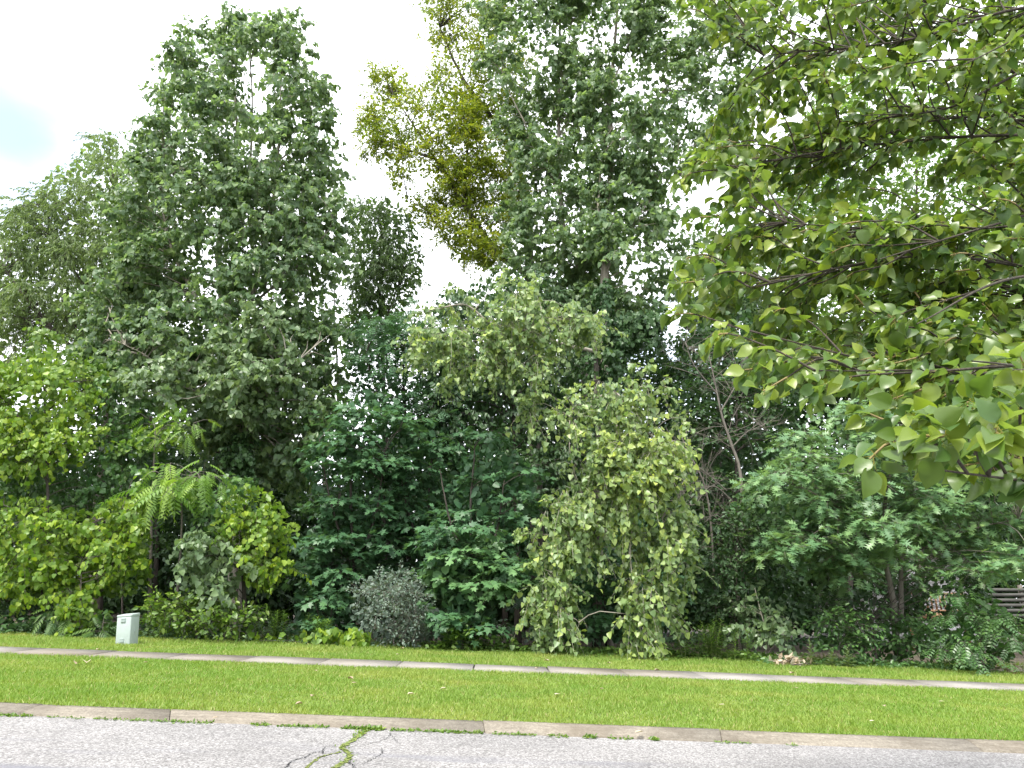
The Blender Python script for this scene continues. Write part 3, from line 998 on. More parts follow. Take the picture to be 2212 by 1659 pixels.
# tall cottonwood on the left
POP_L = [(305, 285), (350, 222), (345, 152), (380, 122), (385, 85), (425, 68), (470, 76), (486, 38), (540, 20), (600, 46), (618, 12), (645, 55), (645, 95), (685, 165), (710, 190), (695, 240),
         (690, 295), (730, 335), (745, 400), (730, 460), (755, 530), (745, 600), (735, 660), (755, 720), (755, 800), (740, 870), (720, 960), (650, 1040), (560, 1040), (500, 1000), (430, 940), (380, 880),
         (260, 830), (205, 800), (180, 700), (190, 625), (240, 560), (230, 445), (295, 385)]
plant('cottonwood_tree', 'tall cottonwood with pale trunks rising left of the gap of open sky', 'tree', gbase(505, 21),
      [(POP_L, 20.8, dict(holes=[(548, 200, 32, 75, 0.25), (605, 330, 34, 24, 0.2), (425, 560, 70, 26, 0.35), (640, 240, 22, 40, 0.3), (560, 330, 26, 30, 0.3), (330, 700, 60, 26, 0.3), (455, 545, 26, 60, 0.5), (400, 330, 30, 26, 0.4), (725, 620, 26, 50, 0.35), (730, 740, 26, 50, 0.4), (720, 880, 34, 70, 0.35)])),
       ([(455, 720), (540, 655), (600, 700), (640, 770), (615, 870), (560, 915), (480, 880), (430, 800)], 18.6, dict(mat='poplar_blue', per_m2=2.6, thick=0.8)),
       ([(240, 800), (330, 770), (420, 800), (430, 860), (330, 880), (250, 850)], 18.4, dict(mat='poplar_blue', per_m2=2.4, thick=0.6))],
      'deltoid', 'poplar', 'bark_pale',
      [([(508, 1150, 21), (502, 930, 21), (484, 700, 21), (474, 540, 21), (496, 400, 21), (512, 300, 21.2), (500, 120, 21.3)], 0.20, 0.025),
       ([(500, 850, 21), (545, 640, 20.7), (585, 470, 20.6), (600, 330, 20.8), (610, 120, 21)], 0.10, 0.02),
       ([(490, 700, 21), (530, 430, 21.2), (544, 290, 21.2), (541, 90, 21.2)], 0.085, 0.015),
       ([(490, 760, 21), (420, 640, 20.6), (360, 500, 20.5), (350, 300, 20.8)], 0.075, 0.015),
       ([(500, 900, 21), (400, 830, 20), (320, 770, 19.6), (270, 745, 19.6)], 0.028, 0.006),
       ([(505, 980, 20.8), (560, 880, 19.6), (620, 800, 18.8)], 0.03, 0.006),
       ([(540, 660, 20.7), (660, 560, 20.4), (720, 480, 20.4)], 0.05, 0.012)],
      seed=12, inner=1.5, rad=0.5, k=11, m=13, L=0.42, size=0.148, mode='hang', per_m2=4.3, thick=1.9, n_parts=250, bough_r=0.02, twig_mat='bark_pale', twig_r=0.005)

# dark feathery tree in the gap
plant('feathery_tree', 'dark feathery tree standing back in the gap between the tall trees', 'tree', gbase(825, 26),
      [([(772, 455), (800, 425), (850, 432), (888, 462), (902, 520), (915, 570), (905, 620), (865, 680), (850, 760), (770, 770), (745, 700), (765, 600), (762, 520)], 26)],
      'lance', 'narrow', 'bark_dark',
      [([(828, 1100, 26), (825, 800, 26), (818, 640, 26), (822, 480, 26)], 0.14, 0.02), ([(820, 720, 26), (860, 620, 26), (880, 540, 26)], 0.05, 0.01)],
      seed=13, rad=0.55, k=12, m=18, L=0.6, size=0.19, mode='willow', per_m2=3.0, thick=1.0, droop=0.3, up=0.35, twig_r=0.005)
plant('feathery_tree', 'thin sapling with sparse leaves against the sky beside the dark feathery tree', 'tree', gbase(735, 24),
      [([(715, 740), (705, 640), (725, 560), (765, 500), (790, 540), (770, 640), (750, 740)], 24)],
      'lance', 'narrow', 'bark_grey', [([(735, 1100, 24), (728, 800, 24), (722, 640, 24), (730, 560, 24)], 0.07, 0.012)],
      seed=14, inner=0, rad=0.4, k=6, m=9, L=0.5, size=0.16, mode='loose', per_m2=1.6, thick=0.6, twig_r=0.005)

# yellow-green tree leaning out to the left
plant('hickory_tree', 'yellow-green tree with dark limbs leaning out over the sky gap', 'tree', gbase(1165, 24.5),
      [([(912, 10), (955, -60), (1080, -60), (1130, 120), (1140, 260), (1130, 420), (1110, 545), (1045, 585), (995, 560), (955, 515), (905, 465), (850, 410), (825, 350), (780, 312), (775, 270), (805, 230), (800, 180), (808, 140), (860, 140), (900, 165), (935, 160), (928, 80)], 24.3,
        dict(holes=[(905, 185, 34, 20, 0.15), (870, 250, 24, 18, 0.3), (900, 400, 30, 20, 0.2), (1000, 330, 24, 20, 0.4), (860, 360, 26, 14, 0.3), (955, 130, 14, 20, 0.4)])),
       ([(950, 200), (1000, 180), (1040, 230), (1045, 310), (960, 320)], 23.4, dict(per_m2=2.5, thick=0.6)),
       ([(960, 500), (1040, 470), (1110, 520), (1060, 580), (980, 560)], 23.4, dict(per_m2=2.0, thick=0.5))],
      'lance', 'yellow', 'bark_dark',
      [([(1160, 1100, 24.5), (1152, 760, 24.5), (1143, 580, 24.5), (1138, 500, 24.5), (1120, 380, 24.6), (1060, 260, 24.6), (1011, 191, 24.5), (984, 138, 24.5), (950, 60, 24.5)], 0.28, 0.03),
       ([(1143, 600, 24.5), (1122, 580, 24.4), (1078, 551, 24.2), (1002, 444, 24), (958, 373, 24), (940, 346, 24), (891, 327, 24), (829, 313, 24)], 0.15, 0.025),
       ([(958, 373, 24), (900, 280, 24), (847, 200, 24)], 0.06, 0.015),
       ([(1002, 444, 24), (1010, 340, 23.7), (1000, 260, 23.6)], 0.05, 0.012),
       ([(1078, 551, 24.2), (960, 480, 24), (880, 430, 24)], 0.05, 0.012)],
      seed=15, inner=0.9, inner_size=0.14, rad=0.42, k=11, m=20, L=0.4, size=0.165, mode='loose', per_m2=4.4, thick=1.2, up=0.3, droop=0.15, twig_r=0.006, bough_r=0.018)

# the two tall cottonwoods right of the middle
plant('cottonwood_tree', 'tall cottonwood with a forked pale trunk right of the yellow-green tree', 'tree', gbase(1260, 22),
      [([(1020, -80), (1290, -80), (1300, 120), (1290, 330), (1310, 640), (1250, 690), (1150, 680), (1085, 640), (1075, 560), (1090, 480), (1100, 380), (1092, 300), (1070, 250), (1055, 180), (1040, 70)], 21.8,
        dict(holes=[(1180, 110, 30, 50, 0.4), (1210, 400, 24, 60, 0.4), (1120, 575, 36, 22, 0.3), (1280, 60, 30, 50, 0.3), (1240, 510, 24, 26, 0.3)]))],
      'deltoid', 'poplar', 'bark_pale',
      [([(1262, 1100, 22), (1265, 800, 22), (1250, 570, 22), (1218, 505, 22), (1208, 420, 22), (1205, 270, 22), (1208, 70, 22.2), (1220, -150, 22.4)], 0.19, 0.03),
       ([(1206, 270, 22), (1225, 120, 22), (1240, 0, 22)], 0.05, 0.015),
       ([(1208, 420, 22), (1150, 300, 21.6), (1090, 180, 21.6)], 0.06, 0.015)],
      seed=16, inner=0.8, rad=0.5, k=11, m=13, L=0.42, size=0.152, mode='hang', per_m2=3.3, thick=1.6, n_parts=150, twig_r=0.005, bough_r=0.02)
plant('cottonwood_tree', 'tall cottonwood with an ivied foot behind the left tips of the pear', 'tree', gbase(1308, 20.5),
      [([(1270, -80), (1660, -80), (1650, 120), (1600, 250), (1560, 330), (1490, 420), (1480, 600), (1440, 670), (1350, 690), (1270, 660), (1250, 480), (1280, 330), (1290, 120)], 20.8,
        dict(holes=[(1340, 90, 36, 60, 0.15), (1400, 595, 26, 14, 0.2), (1490, 255, 30, 30, 0.3), (1360, 470, 36, 30, 0.4), (1290, 420, 14, 60, 0.4), (1560, 130, 40, 30, 0.4), (1440, 150, 24, 40, 0.4), (1520, 330, 40, 40, 0.3)]))],
      'deltoid', 'poplar', 'bark_pale',
      [([(1310, 1100, 20.5), (1304, 800, 20.5), (1306, 600, 20.6), (1312, 480, 20.8), (1318, 340, 20.9), (1315, 205, 21), (1326, 140, 21), (1332, 20, 21), (1340, -150, 21)], 0.20, 0.03),
       ([(1308, 560, 20.6), (1293, 470, 20.4), (1297, 378, 20.4), (1306, 300, 20.4)], 0.06, 0.02),
       ([(1312, 500, 20.7), (1350, 505, 20.4), (1400, 440, 20.4), (1470, 380, 20.4)], 0.06, 0.015),
       ([(1318, 330, 20.9), (1400, 240, 20.8), (1490, 120, 20.8)], 0.06, 0.015),
       ([(1318, 190, 20.9), (1372, 60, 21), (1400, -60, 21)], 0.04, 0.012)],
      seed=17, inner=0.8, rad=0.5, k=11, m=13, L=0.42, size=0.152, mode='hang', per_m2=3.3, thick=1.6, n_parts=150, twig_r=0.005, bough_r=0.02)

# mid-height green tree behind the maples
plant('locust_tree', 'mid green tree with fine sprigs between the feathery tree and the cottonwood boughs', 'tree', gbase(880, 20.5),
      [([(745, 760), (760, 700), (830, 690), (900, 680), (960, 720), (1010, 780), (1010, 880), (980, 980), (900, 960), (820, 900), (770, 850)], 20.3)],
      'pinnate_short', 'maple', 'bark_dark', [([(880, 1150, 20.5), (872, 900, 20.4), (870, 760, 20.4)], 0.1, 0.02), ([(875, 950, 20.4), (930, 860, 20.2), (960, 780, 20.1)], 0.04, 0.012), ([(875, 960, 20.4), (820, 860, 20.2), (790, 770, 20.1)], 0.04, 0.012)],
      seed=18, rad=0.55, k=8, m=6, L=0.45, size=0.28, mode='flat', per_m2=3.6, thick=1.1, flat=0.5, droop=0.3)
plant('locust_tree', 'tree of broad shade behind the drooping cottonwood boughs', 'tree', gbase(1120, 20.5),
      [([(930, 980), (930, 760), (960, 640), (1060, 600), (1180, 610), (1280, 660), (1310, 900), (1260, 1050), (1180, 1100), (1040, 1050)], 20.2)],
      'oval', 'wood', 'bark_dark', [([(1115, 1150, 20.5), (1110, 900, 20.4), (1120, 760, 20.4)], 0.11, 0.02)],
      seed=19, rad=0.6, k=9, m=12, L=0.5, size=0.14, mode='willow', per_m2=3.0, thick=1.1, droop=0.4)

# maples: tiered sprays of dark leaves
def maple(px, Y, polys, label, seed, **kw):
    b0 = gbase(px, Y)
    top = min(q[1] for q in polys[0][0])
    yy = lambda t: 1388 + (top - 1388) * t
    sc = min(1.0, (1388 - top) / 400)
    d = dict(rad=0.5, k=10, m=9, L=0.42, size=0.155, mode='flat', per_m2=4.2, thick=1.0, flat=0.32, droop=0.25, up=0.12, n_parts=120, twig_r=0.005, bough_r=0.016)
    d.update(kw)
    return plant('maple_tree', label, 'tree', b0, polys, 'palmate', 'maple', 'bark_dark',
                 [([(px + 3, yy(0.3), Y), (px - 4, yy(0.6), Y), (px + 5, yy(0.9), Y)], 0.075 * sc, 0.015), ([(px, yy(0.3), Y), (px - 45 * sc, yy(0.55), Y - 0.3), (px - 70 * sc, yy(0.8), Y - 0.4)], 0.045 * sc, 0.01), ([(px + 2, yy(0.28), Y), (px + 50 * sc, yy(0.5), Y - 0.3), (px + 70 * sc, yy(0.75), Y - 0.4)], 0.045 * sc, 0.01)], seed=seed, **d)


maple(760, 18.6, [([(640, 1290), (650, 1180), (690, 1090), (655, 1010), (690, 930), (740, 890), (790, 840), (860, 850), (890, 930), (880, 1010), (860, 1100), (870, 1200), (830, 1270), (740, 1330)], 18.4)],
      'dark tiered maple leftmost of the maples, right of the vine-draped column', 21)
maple(930, 19, [([(850, 1250), (840, 1080), (870, 960), (900, 900), (990, 940), (1020, 1010), (1010, 1150), (990, 1280)], 18.8, dict(per_m2=3.6))],
      'dark tiered maple between the two larger maples', 22)
maple(1020, 17.4, [([(900, 1180), (960, 1100), (1000, 1000), (1060, 920), (1110, 970), (1150, 1010), (1150, 1100), (1130, 1190), (1140, 1280), (1080, 1310), (1010, 1330), (950, 1280)], 17.3, dict(per_m2=3.6)),
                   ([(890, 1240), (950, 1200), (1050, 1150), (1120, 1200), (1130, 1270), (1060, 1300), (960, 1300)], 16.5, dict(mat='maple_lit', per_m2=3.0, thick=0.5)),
                   ([(930, 1330), (1010, 1290), (1070, 1330), (1040, 1375), (960, 1380)], 16.4, dict(mat='maple', per_m2=3.0, thick=0.4))],
      'maple with lower tiers coloured as if lit left of the drooping cottonwood', 23)
maple(700, 17.6, [([(640, 1380), (640, 1310), (700, 1280), (770, 1300), (770, 1370), (700, 1390)], 17.3, dict(per_m2=4))],
      'low maple sapling above the yellow-green ground vine', 24, n_parts=60)
maple(1240, 19.5, [([(1140, 1380), (1150, 1250), (1190, 1150), (1230, 1080), (1330, 1060), (1420, 1120), (1470, 1250), (1460, 1370)], 19.2, dict(per_m2=2.6))],
      'shaded maple in the dark hollow behind the drooping cottonwood', 25, n_parts=0)

# drooping cottonwood in front
DROOP2 = [(1205, 830), (1262, 800), (1330, 835), (1400, 810), (1436, 850), (1490, 905), (1470, 935), (1478, 985), (1478, 1060), (1462, 1110), (1500, 1155), (1500, 1215), (1472, 1250), (1478, 1295), (1440, 1305),
          (1400, 1320), (1360, 1280), (1320, 1220), (1268, 1150), (1230, 1220), (1245, 1290), (1232, 1365), (1195, 1390), (1158, 1355), (1142, 1300), (1165, 1240), (1142, 1160), (1178, 1080), (1235, 1015), (1215, 930), (1198, 870)]
plant('drooping_cottonwood', 'pale cottonwood with long leafy boughs drooping almost to the lawn', 'tree', gbase(1290, 18.6),
      [([(885, 690), (930, 632), (1010, 612), (1100, 602), (1180, 612), (1220, 650), (1285, 662), (1300, 720), (1290, 750), (1240, 730), (1190, 740), (1175, 800), (1160, 890), (1140, 900), (1110, 820), (1070, 790), (1000, 800), (985, 850), (962, 840), (952, 760), (905, 740), (880, 755)], 16.6, dict(per_m2=8.0, up=-0.35)),
       (DROOP2, 16.0),
       ([(1290, 940), (1340, 920), (1430, 935), (1470, 990), (1460, 1050), (1380, 1060), (1300, 1030)], 15.5, dict(per_m2=12, thick=0.5, up=-0.2, rad=0.28, mat='poplar_fresh', n_parts=60)),
       ([(1335, 1325), (1415, 1315), (1432, 1350), (1418, 1390), (1370, 1400), (1325, 1375)], 15.7, dict(per_m2=6, thick=0.4))],
      'deltoid_stalk', 'poplar_pale', 'bark_pale',
      [([(1292, 1150, 18.6), (1290, 950, 18.6), (1287, 800, 18.4), (1285, 735, 18.3)], 0.13, 0.05, 'bark_dark'),  # dark bark on a pale tree: shade of the hollow put into colour
       ([(1286, 760, 18.4), (1200, 740, 17.6), (1130, 715, 17), (1060, 700, 16.7), (1000, 660, 16.6), (930, 670, 16.6)], 0.055, 0.015),
       ([(1130, 715, 17), (1118, 760, 16.7), (1122, 800, 16.6)], 0.022, 0.008),
       ([(1290, 860, 18.5), (1330, 850, 17.2), (1360, 900, 16.4), (1420, 960, 16.0), (1470, 1080, 15.8)], 0.05, 0.012),
       ([(1330, 850, 17.2), (1330, 960, 16.2), (1290, 1040, 16), (1220, 1180, 15.9), (1195, 1330, 15.8)], 0.035, 0.008),
       ([(1360, 900, 16.4), (1390, 1060, 15.9), (1430, 1120, 15.8), (1450, 1240, 15.7)], 0.035, 0.008),
       ([(1390, 1060, 15.9), (1360, 1180, 15.8), (1380, 1330, 15.7)], 0.025, 0.006),
       ([(1222, 1325, 15.8), (1250, 1345, 15.7), (1238, 1372, 15.7)], 0.006, 0.003),
       ([(1290, 880, 18.5), (1240, 880, 17), (1230, 960, 16.4), (1245, 1040, 16.2)], 0.03, 0.008)],
      seed=26, inner=0, rad=0.24, k=7, m=12, L=0.45, size=0.112, mode='hang', per_m2=8.0, thick=0.7, flat=1.2, droop=0.5, up=-0.75, pet=0.02, n_parts=90, twig_mat='twig_pale', twig_r=0.005, bough_r=0.012)

plant('cottonwood_sapling', 'small cottonwood sapling leaning over the grass left of the brush pile', 'tree', gbase(1650, 16.6),
      [([(1600, 1360), (1640, 1340), (1690, 1350), (1700, 1385), (1650, 1395), (1610, 1385)], 16.3, dict(thick=0.3)), ([(1570, 1290), (1640, 1250), (1690, 1290), (1680, 1340), (1600, 1340)], 16.8, dict(thick=0.3))],
      'deltoid', 'poplar_blue', 'bark_pale', [([(1655, 1370, 16.6), (1640, 1310, 16.7), (1630, 1270, 16.8)], 0.016, 0.006)],
      seed=27, inner=0.6, rad=0.24, k=6, m=9, L=0.3, size=0.11, mode='hang', per_m2=6, n_parts=40, bough_r=0.006, twig_r=0.003)

# grapevine thicket at the left edge
plant('grapevine_thicket', 'yellow-green grapevine smothering the trees at the left edge', 'vine', gbase(90, 17.2),
      [([(-60, 790), (60, 768), (110, 758), (175, 835), (205, 900), (208, 970), (150, 1000), (60, 1010), (-60, 1040)], 17.2, dict(per_m2=6.5, mode='shingle')),
       ([(-60, 1085), (60, 1075), (140, 1095), (200, 1105), (290, 1070), (325, 1150), (325, 1255), (270, 1285), (200, 1285), (130, 1285), (60, 1290), (-60, 1290)], 16.7, dict(per_m2=6.2)),
       ([(140, 1285), (195, 1280), (188, 1365), (155, 1365)], 16.2, dict(per_m2=7, thick=0.25, rad=0.25, k=6, m=8)),
       ([(-60, 1000), (60, 990), (230, 990), (330, 1040), (300, 1090), (150, 1100), (-60, 1100)], 18.0, dict(per_m2=2.6, mat='rightbush', n_parts=0)),
       ([(20, 780), (90, 690), (130, 760), (230, 780), (240, 880), (160, 860)], 18.6, dict(per_m2=4.0, mat='bush', n_parts=0)),
       ([(170, 800), (250, 770), (310, 830), (320, 920), (300, 1010), (200, 1000), (180, 900)], 18.8, dict(per_m2=3.5, mat='rightbush', n_parts=0))],
      'heart', 'grape', 'bark_dark',
      [([(95, 1250, 17.4), (105, 1050, 17.5), (95, 850, 17.5)], 0.07, 0.02), ([(100, 1200, 17.4), (180, 1140, 17), (280, 1100, 16.8)], 0.035, 0.01), ([(100, 1150, 17.4), (30, 1100, 17), (-30, 1080, 17)], 0.03, 0.01), ([(105, 1050, 17.5), (40, 900, 17.3), (-20, 840, 17.2)], 0.03, 0.01),
       ([(180, 1140, 17), (175, 1260, 16.4), (172, 1360, 16.2)], 0.012, 0.006)],
      seed=31, rad=0.32, k=8, m=9, L=0.32, size=0.112, mode='shingle', thick=0.9, droop=0.5, up=0.15, n_parts=100, crown='foliage', stem_name='stem', limb_name='stem', bough_r=0.012)
plant('shade_shrub', 'dark fine-leaved shrub in the shade at the left end of the lawn', 'shrub', gbase(40, 17.6),
      [([(-60, 1370), (-60, 1280), (30, 1270), (110, 1290), (130, 1340), (90, 1370)], 17.2)], 'oval', 'wood', 'bark_dark',
      [([(42, 1330, 17.6), (40, 1290, 17.5)], 0.02, 0.008)], seed=32, rad=0.35, k=10, m=12, L=0.35, size=0.06, mode='loose', per_m2=8, thick=0.5, crown='foliage', stem_name='stem', boughs=True, bough_r=0.008)

# walnut-like saplings with long compound leaves
plant('walnut_sapling', 'sapling with long yellow-green compound leaves drooping above the utility box', 'tree', gbase(375, 17.6),
      [([(270, 1060), (305, 1010), (350, 995), (430, 1010), (450, 1040), (440, 1080), (400, 1105), (350, 1090), (310, 1080)], 16.4, dict(per_m2=7.0, thick=0.6))],
      'pinnate', 'walnut', 'bark_grey', [([(385, 1250, 17.5), (392, 1100, 17.2), (370, 1020, 16.8)], 0.04, 0.012), ([(390, 1090, 17.2), (340, 1020, 16.7), (300, 1040, 16.5)], 0.018, 0.008), ([(385, 1060, 17), (420, 1020, 16.6), (440, 1050, 16.4)], 0.018, 0.008)],
      seed=33, inner=1.0, rad=0.5, k=3, m=3, L=0.5, size=0.56, mode='arch', flat=0.5, droop=0.4, up=0.3, n_parts=60, piece='compound_leaf', bough_r=0.01)
plant('walnut_sapling', 'sapling with compound leaves in the middle of the thicket left of the cottonwood', 'tree', gbase(320, 18.4),
      [([(235, 960), (295, 938), (335, 900), (385, 862), (412, 905), (390, 955), (320, 980), (250, 982)], 17.6, dict(per_m2=4.5, thick=0.6))],
      'pinnate', 'walnut', 'bark_grey', [([(325, 1200, 18.3), (330, 1050, 18), (335, 930, 17.6)], 0.05, 0.015)],
      seed=34, inner=1.6, rad=0.5, k=3, m=3, L=0.45, size=0.38, mode='arch', flat=0.5, droop=0.4, up=0.25, n_parts=40, piece='compound_leaf', bough_r=0.01)
for q, (px, Y, poly, lab) in enumerate([
        (130, 16.4, [(90, 1350), (110, 1320), (160, 1315), (165, 1350), (120, 1368)], 'low sucker with fern-like leaves left of the hanging grapevine'),
        (222, 16.3, [(190, 1380), (195, 1330), (225, 1310), (248, 1340), (245, 1380)], 'dark sucker with fern-like leaves beside the utility box')]):
    plant('sumac_sucker', lab, 'shrub', gbase(px, Y), [(poly, Y, dict())], 'pinnate', 'sumac', 'bark_grey', [([(px, 1360, Y), (px + 2, 1335, Y)], 0.012, 0.006)],
          group='suckers at the lawn edge', seed=35 + q, rad=0.2, k=4, m=3, L=0.2, size=0.42, mode='arch', per_m2=10, thick=0.25, flat=0.6, droop=0.3, up=0.4, n_parts=20, crown='foliage', stem_name='stem', piece='compound_leaf', bough_r=0.006)

# vine-draped column
plant('vine_draped_tree', 'small cottonwood hung with yellow-green vine between thicket and maples', 'tree', gbase(530, 17.4),
      [([(505, 1075), (560, 1055), (612, 1090), (628, 1170), (620, 1245), (580, 1285), (530, 1250), (500, 1160)], 16.7, dict(leaf='heart', mat='grape', mode='shingle', size=0.105, n_parts=80, per_m2=8)),
       ([(392, 1230), (400, 1175), (440, 1160), (500, 1170), (530, 1230), (510, 1290), (430, 1280)], 16.3, dict(mat='poplar_blue', n_parts=80)),
       ([(430, 1100), (490, 1020), (560, 1040), (520, 1120), (450, 1160)], 17.6, dict(mat='rightbush', leaf='heart', n_parts=0))],
      'deltoid', 'poplar_blue', 'bark_dark', [([(528, 1300, 17.4), (520, 1180, 17.4), (530, 1080, 17.3)], 0.06, 0.02), ([(524, 1230, 17.4), (460, 1200, 16.7), (410, 1220, 16.4)], 0.025, 0.008)],
      seed=37, rad=0.34, k=8, m=9, L=0.34, size=0.125, mode='hang', per_m2=6, thick=0.6, droop=0.5, bough_r=0.01)

# ivy
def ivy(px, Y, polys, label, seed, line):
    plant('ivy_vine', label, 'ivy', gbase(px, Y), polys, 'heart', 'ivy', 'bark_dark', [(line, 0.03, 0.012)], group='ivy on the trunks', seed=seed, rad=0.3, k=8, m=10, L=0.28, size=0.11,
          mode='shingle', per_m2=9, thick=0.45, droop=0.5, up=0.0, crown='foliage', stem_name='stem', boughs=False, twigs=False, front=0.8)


ivy(1310, 19, [([(1290, 640), (1308, 605), (1330, 680), (1380, 690), (1425, 645), (1445, 665), (1400, 740), (1345, 780), (1325, 860), (1300, 980), (1268, 980), (1270, 780)], 18.7)], 'dark ivy wrapping the cottonwood trunk and a leaning limb', 41, [(1300, 1150, 19), (1292, 900, 19), (1300, 680, 19)])
ivy(262, 22.6, [([(245, 560), (285, 560), (290, 660), (285, 800), (235, 790), (240, 660)], 22.3)], 'dark ivy column on the willow trunk', 42, [(262, 1150, 22.6), (262, 900, 22.6), (263, 600, 22.6)])
ivy(512, 20.2, [([(485, 930), (530, 900), (545, 980), (540, 1080), (500, 1080), (485, 1010)], 19.9)], 'dark ivy column on the foot of the left cottonwood', 43, [(512, 1200, 20.2), (510, 1050, 20.2), (508, 930, 20.2)])

# understory behind the dead tree
plant('shade_tree', 'shaded green sapling behind the bare dead tree', 'tree', gbase(1590, 20),
      [([(1450, 1280), (1460, 1080), (1450, 860), (1500, 700), (1600, 660), (1720, 760), (1730, 900), (1680, 1040), (1620, 1200), (1590, 1300)], 20.5)],
      'oval', 'wood', 'bark_dark', [([(1592, 1200, 20.2), (1588, 1000, 20.3), (1596, 800, 20.4)], 0.07, 0.02)],
      seed=44, rad=0.6, k=9, m=11, L=0.5, size=0.13, mode='flat', per_m2=2.6, thick=1.0, flat=0.5)
plant('shade_shrub', 'round-leaved shrub below the dead tree left of the oak', 'shrub', gbase(1590, 17.4),
      [([(1505, 1330), (1520, 1240), (1560, 1190), (1570, 1090), (1610, 1060), (1660, 1130), (1690, 1230), (1690, 1330), (1600, 1370)], 17.2)],
      'oval', 'wood', 'bark_dark', [([(1592, 1300, 17.4), (1590, 1180, 17.3)], 0.025, 0.01)],
      seed=45, rad=0.4, k=9, m=11, L=0.4, size=0.09, mode='loose', per_m2=5, thick=0.6, crown='foliage', stem_name='stem', bough_r=0.01)

plant('shade_shrub', 'shaded shrub in the hollow between the strands of the drooping cottonwood', 'shrub', gbase(1290, 17.6),
      [([(1190, 1375), (1200, 1270), (1250, 1180), (1330, 1170), (1390, 1260), (1400, 1375), (1300, 1385)], 17.3)],
      'palmate', 'maple', 'bark_dark', [([(1290, 1330, 17.5), (1292, 1250, 17.4)], 0.02, 0.01)],
      seed=46, rad=0.35, k=8, m=8, L=0.35, size=0.13, mode='flat', per_m2=4, thick=0.5, flat=0.4, inner=1.5, crown='foliage', stem_name='stem', bough_r=0.008)

# bare dead tree
r_ = np.random.default_rng(50)
dead = empty('dead_tree', gbase(1606, 17.8), 'bare grey dead tree with fine twigs left of the oak', 'tree')
db = np.array(gbase(1606, 17.8))
segs = [([(1606, 1200, 17.8), (1600, 1030, 17.8), (1580, 960, 17.8), (1560, 900, 17.8), (1545, 830, 17.8), (1532, 770, 17.8)], 0.055, 0.012, 'trunk'),
        ([(1540, 1190, 17.9), (1525, 1060, 17.9), (1495, 990, 17.9), (1465, 930, 17.9)], 0.035, 0.008, 'limb'),
        ([(1556, 890, 17.8), (1590, 830, 17.7), (1605, 780, 17.7)], 0.02, 0.006, 'limb'),
        ([(1548, 850, 17.8), (1500, 790, 17.6), (1480, 740, 17.6)], 0.02, 0.006, 'limb'),
        ([(1582, 965, 17.8), (1620, 930, 17.6), (1660, 930, 17.6)], 0.016, 0.005, 'limb'),
        ([(1570, 1060, 17.8), (1510, 1010, 17.6), (1470, 1000, 17.5)], 0.016, 0.005, 'limb'),
        ([(1600, 1100, 17.8), (1540, 1050, 17.6), (1500, 1090, 17.5), (1470, 1080, 17.5)], 0.016, 0.005, 'limb'),
        ([(1590, 1130, 17.8), (1550, 1110, 17.5), (1520, 1130, 17.4)], 0.014, 0.005, 'limb')]
twb = Buf()
for i, (c, a, b_, nm_) in enumerate(segs):
    pts = np.array([at(*q) for q in c])
    if i == 0:
        pts = np.concatenate([[db - UP * 0.1], pts])
    if i == 1:
        pts = np.concatenate([[gbase(1545, 17.9) - UP * 0.1], pts])
    sp = spline(pts, 24)
    bf = Buf()
    bf.tube(sp, a, b_, 6)
    link(nm_, bf.mesh(nm_, db, True), M['bark_grey'], dead)
    for q in range(16):
        j = r_.integers(6, 24)
        d = nrm(r_.normal(size=3) * np.array([1, 0.6, 0.8]) + np.array([0, -0.1, 0.45]))
        ln = r_.uniform(0.35, 1.1)
        e = sp[j] + d * ln
        mid_ = sp[j] + d * ln * 0.5 + r_.normal(0, 0.06, 3)
        twb.tube(spline([sp[j], mid_, e], 6), 0.007, 0.003, 4)
        for z_ in range(3):
            d2 = nrm(d + r_.normal(0, 0.5, 3))
            twb.tube(spline([mid_, mid_ + d2 * ln * 0.45], 3), 0.004, 0.002, 3)
link('twigs', twb.mesh('twigs', db), M['bark_grey'], dead)['kind'] = 'stuff'

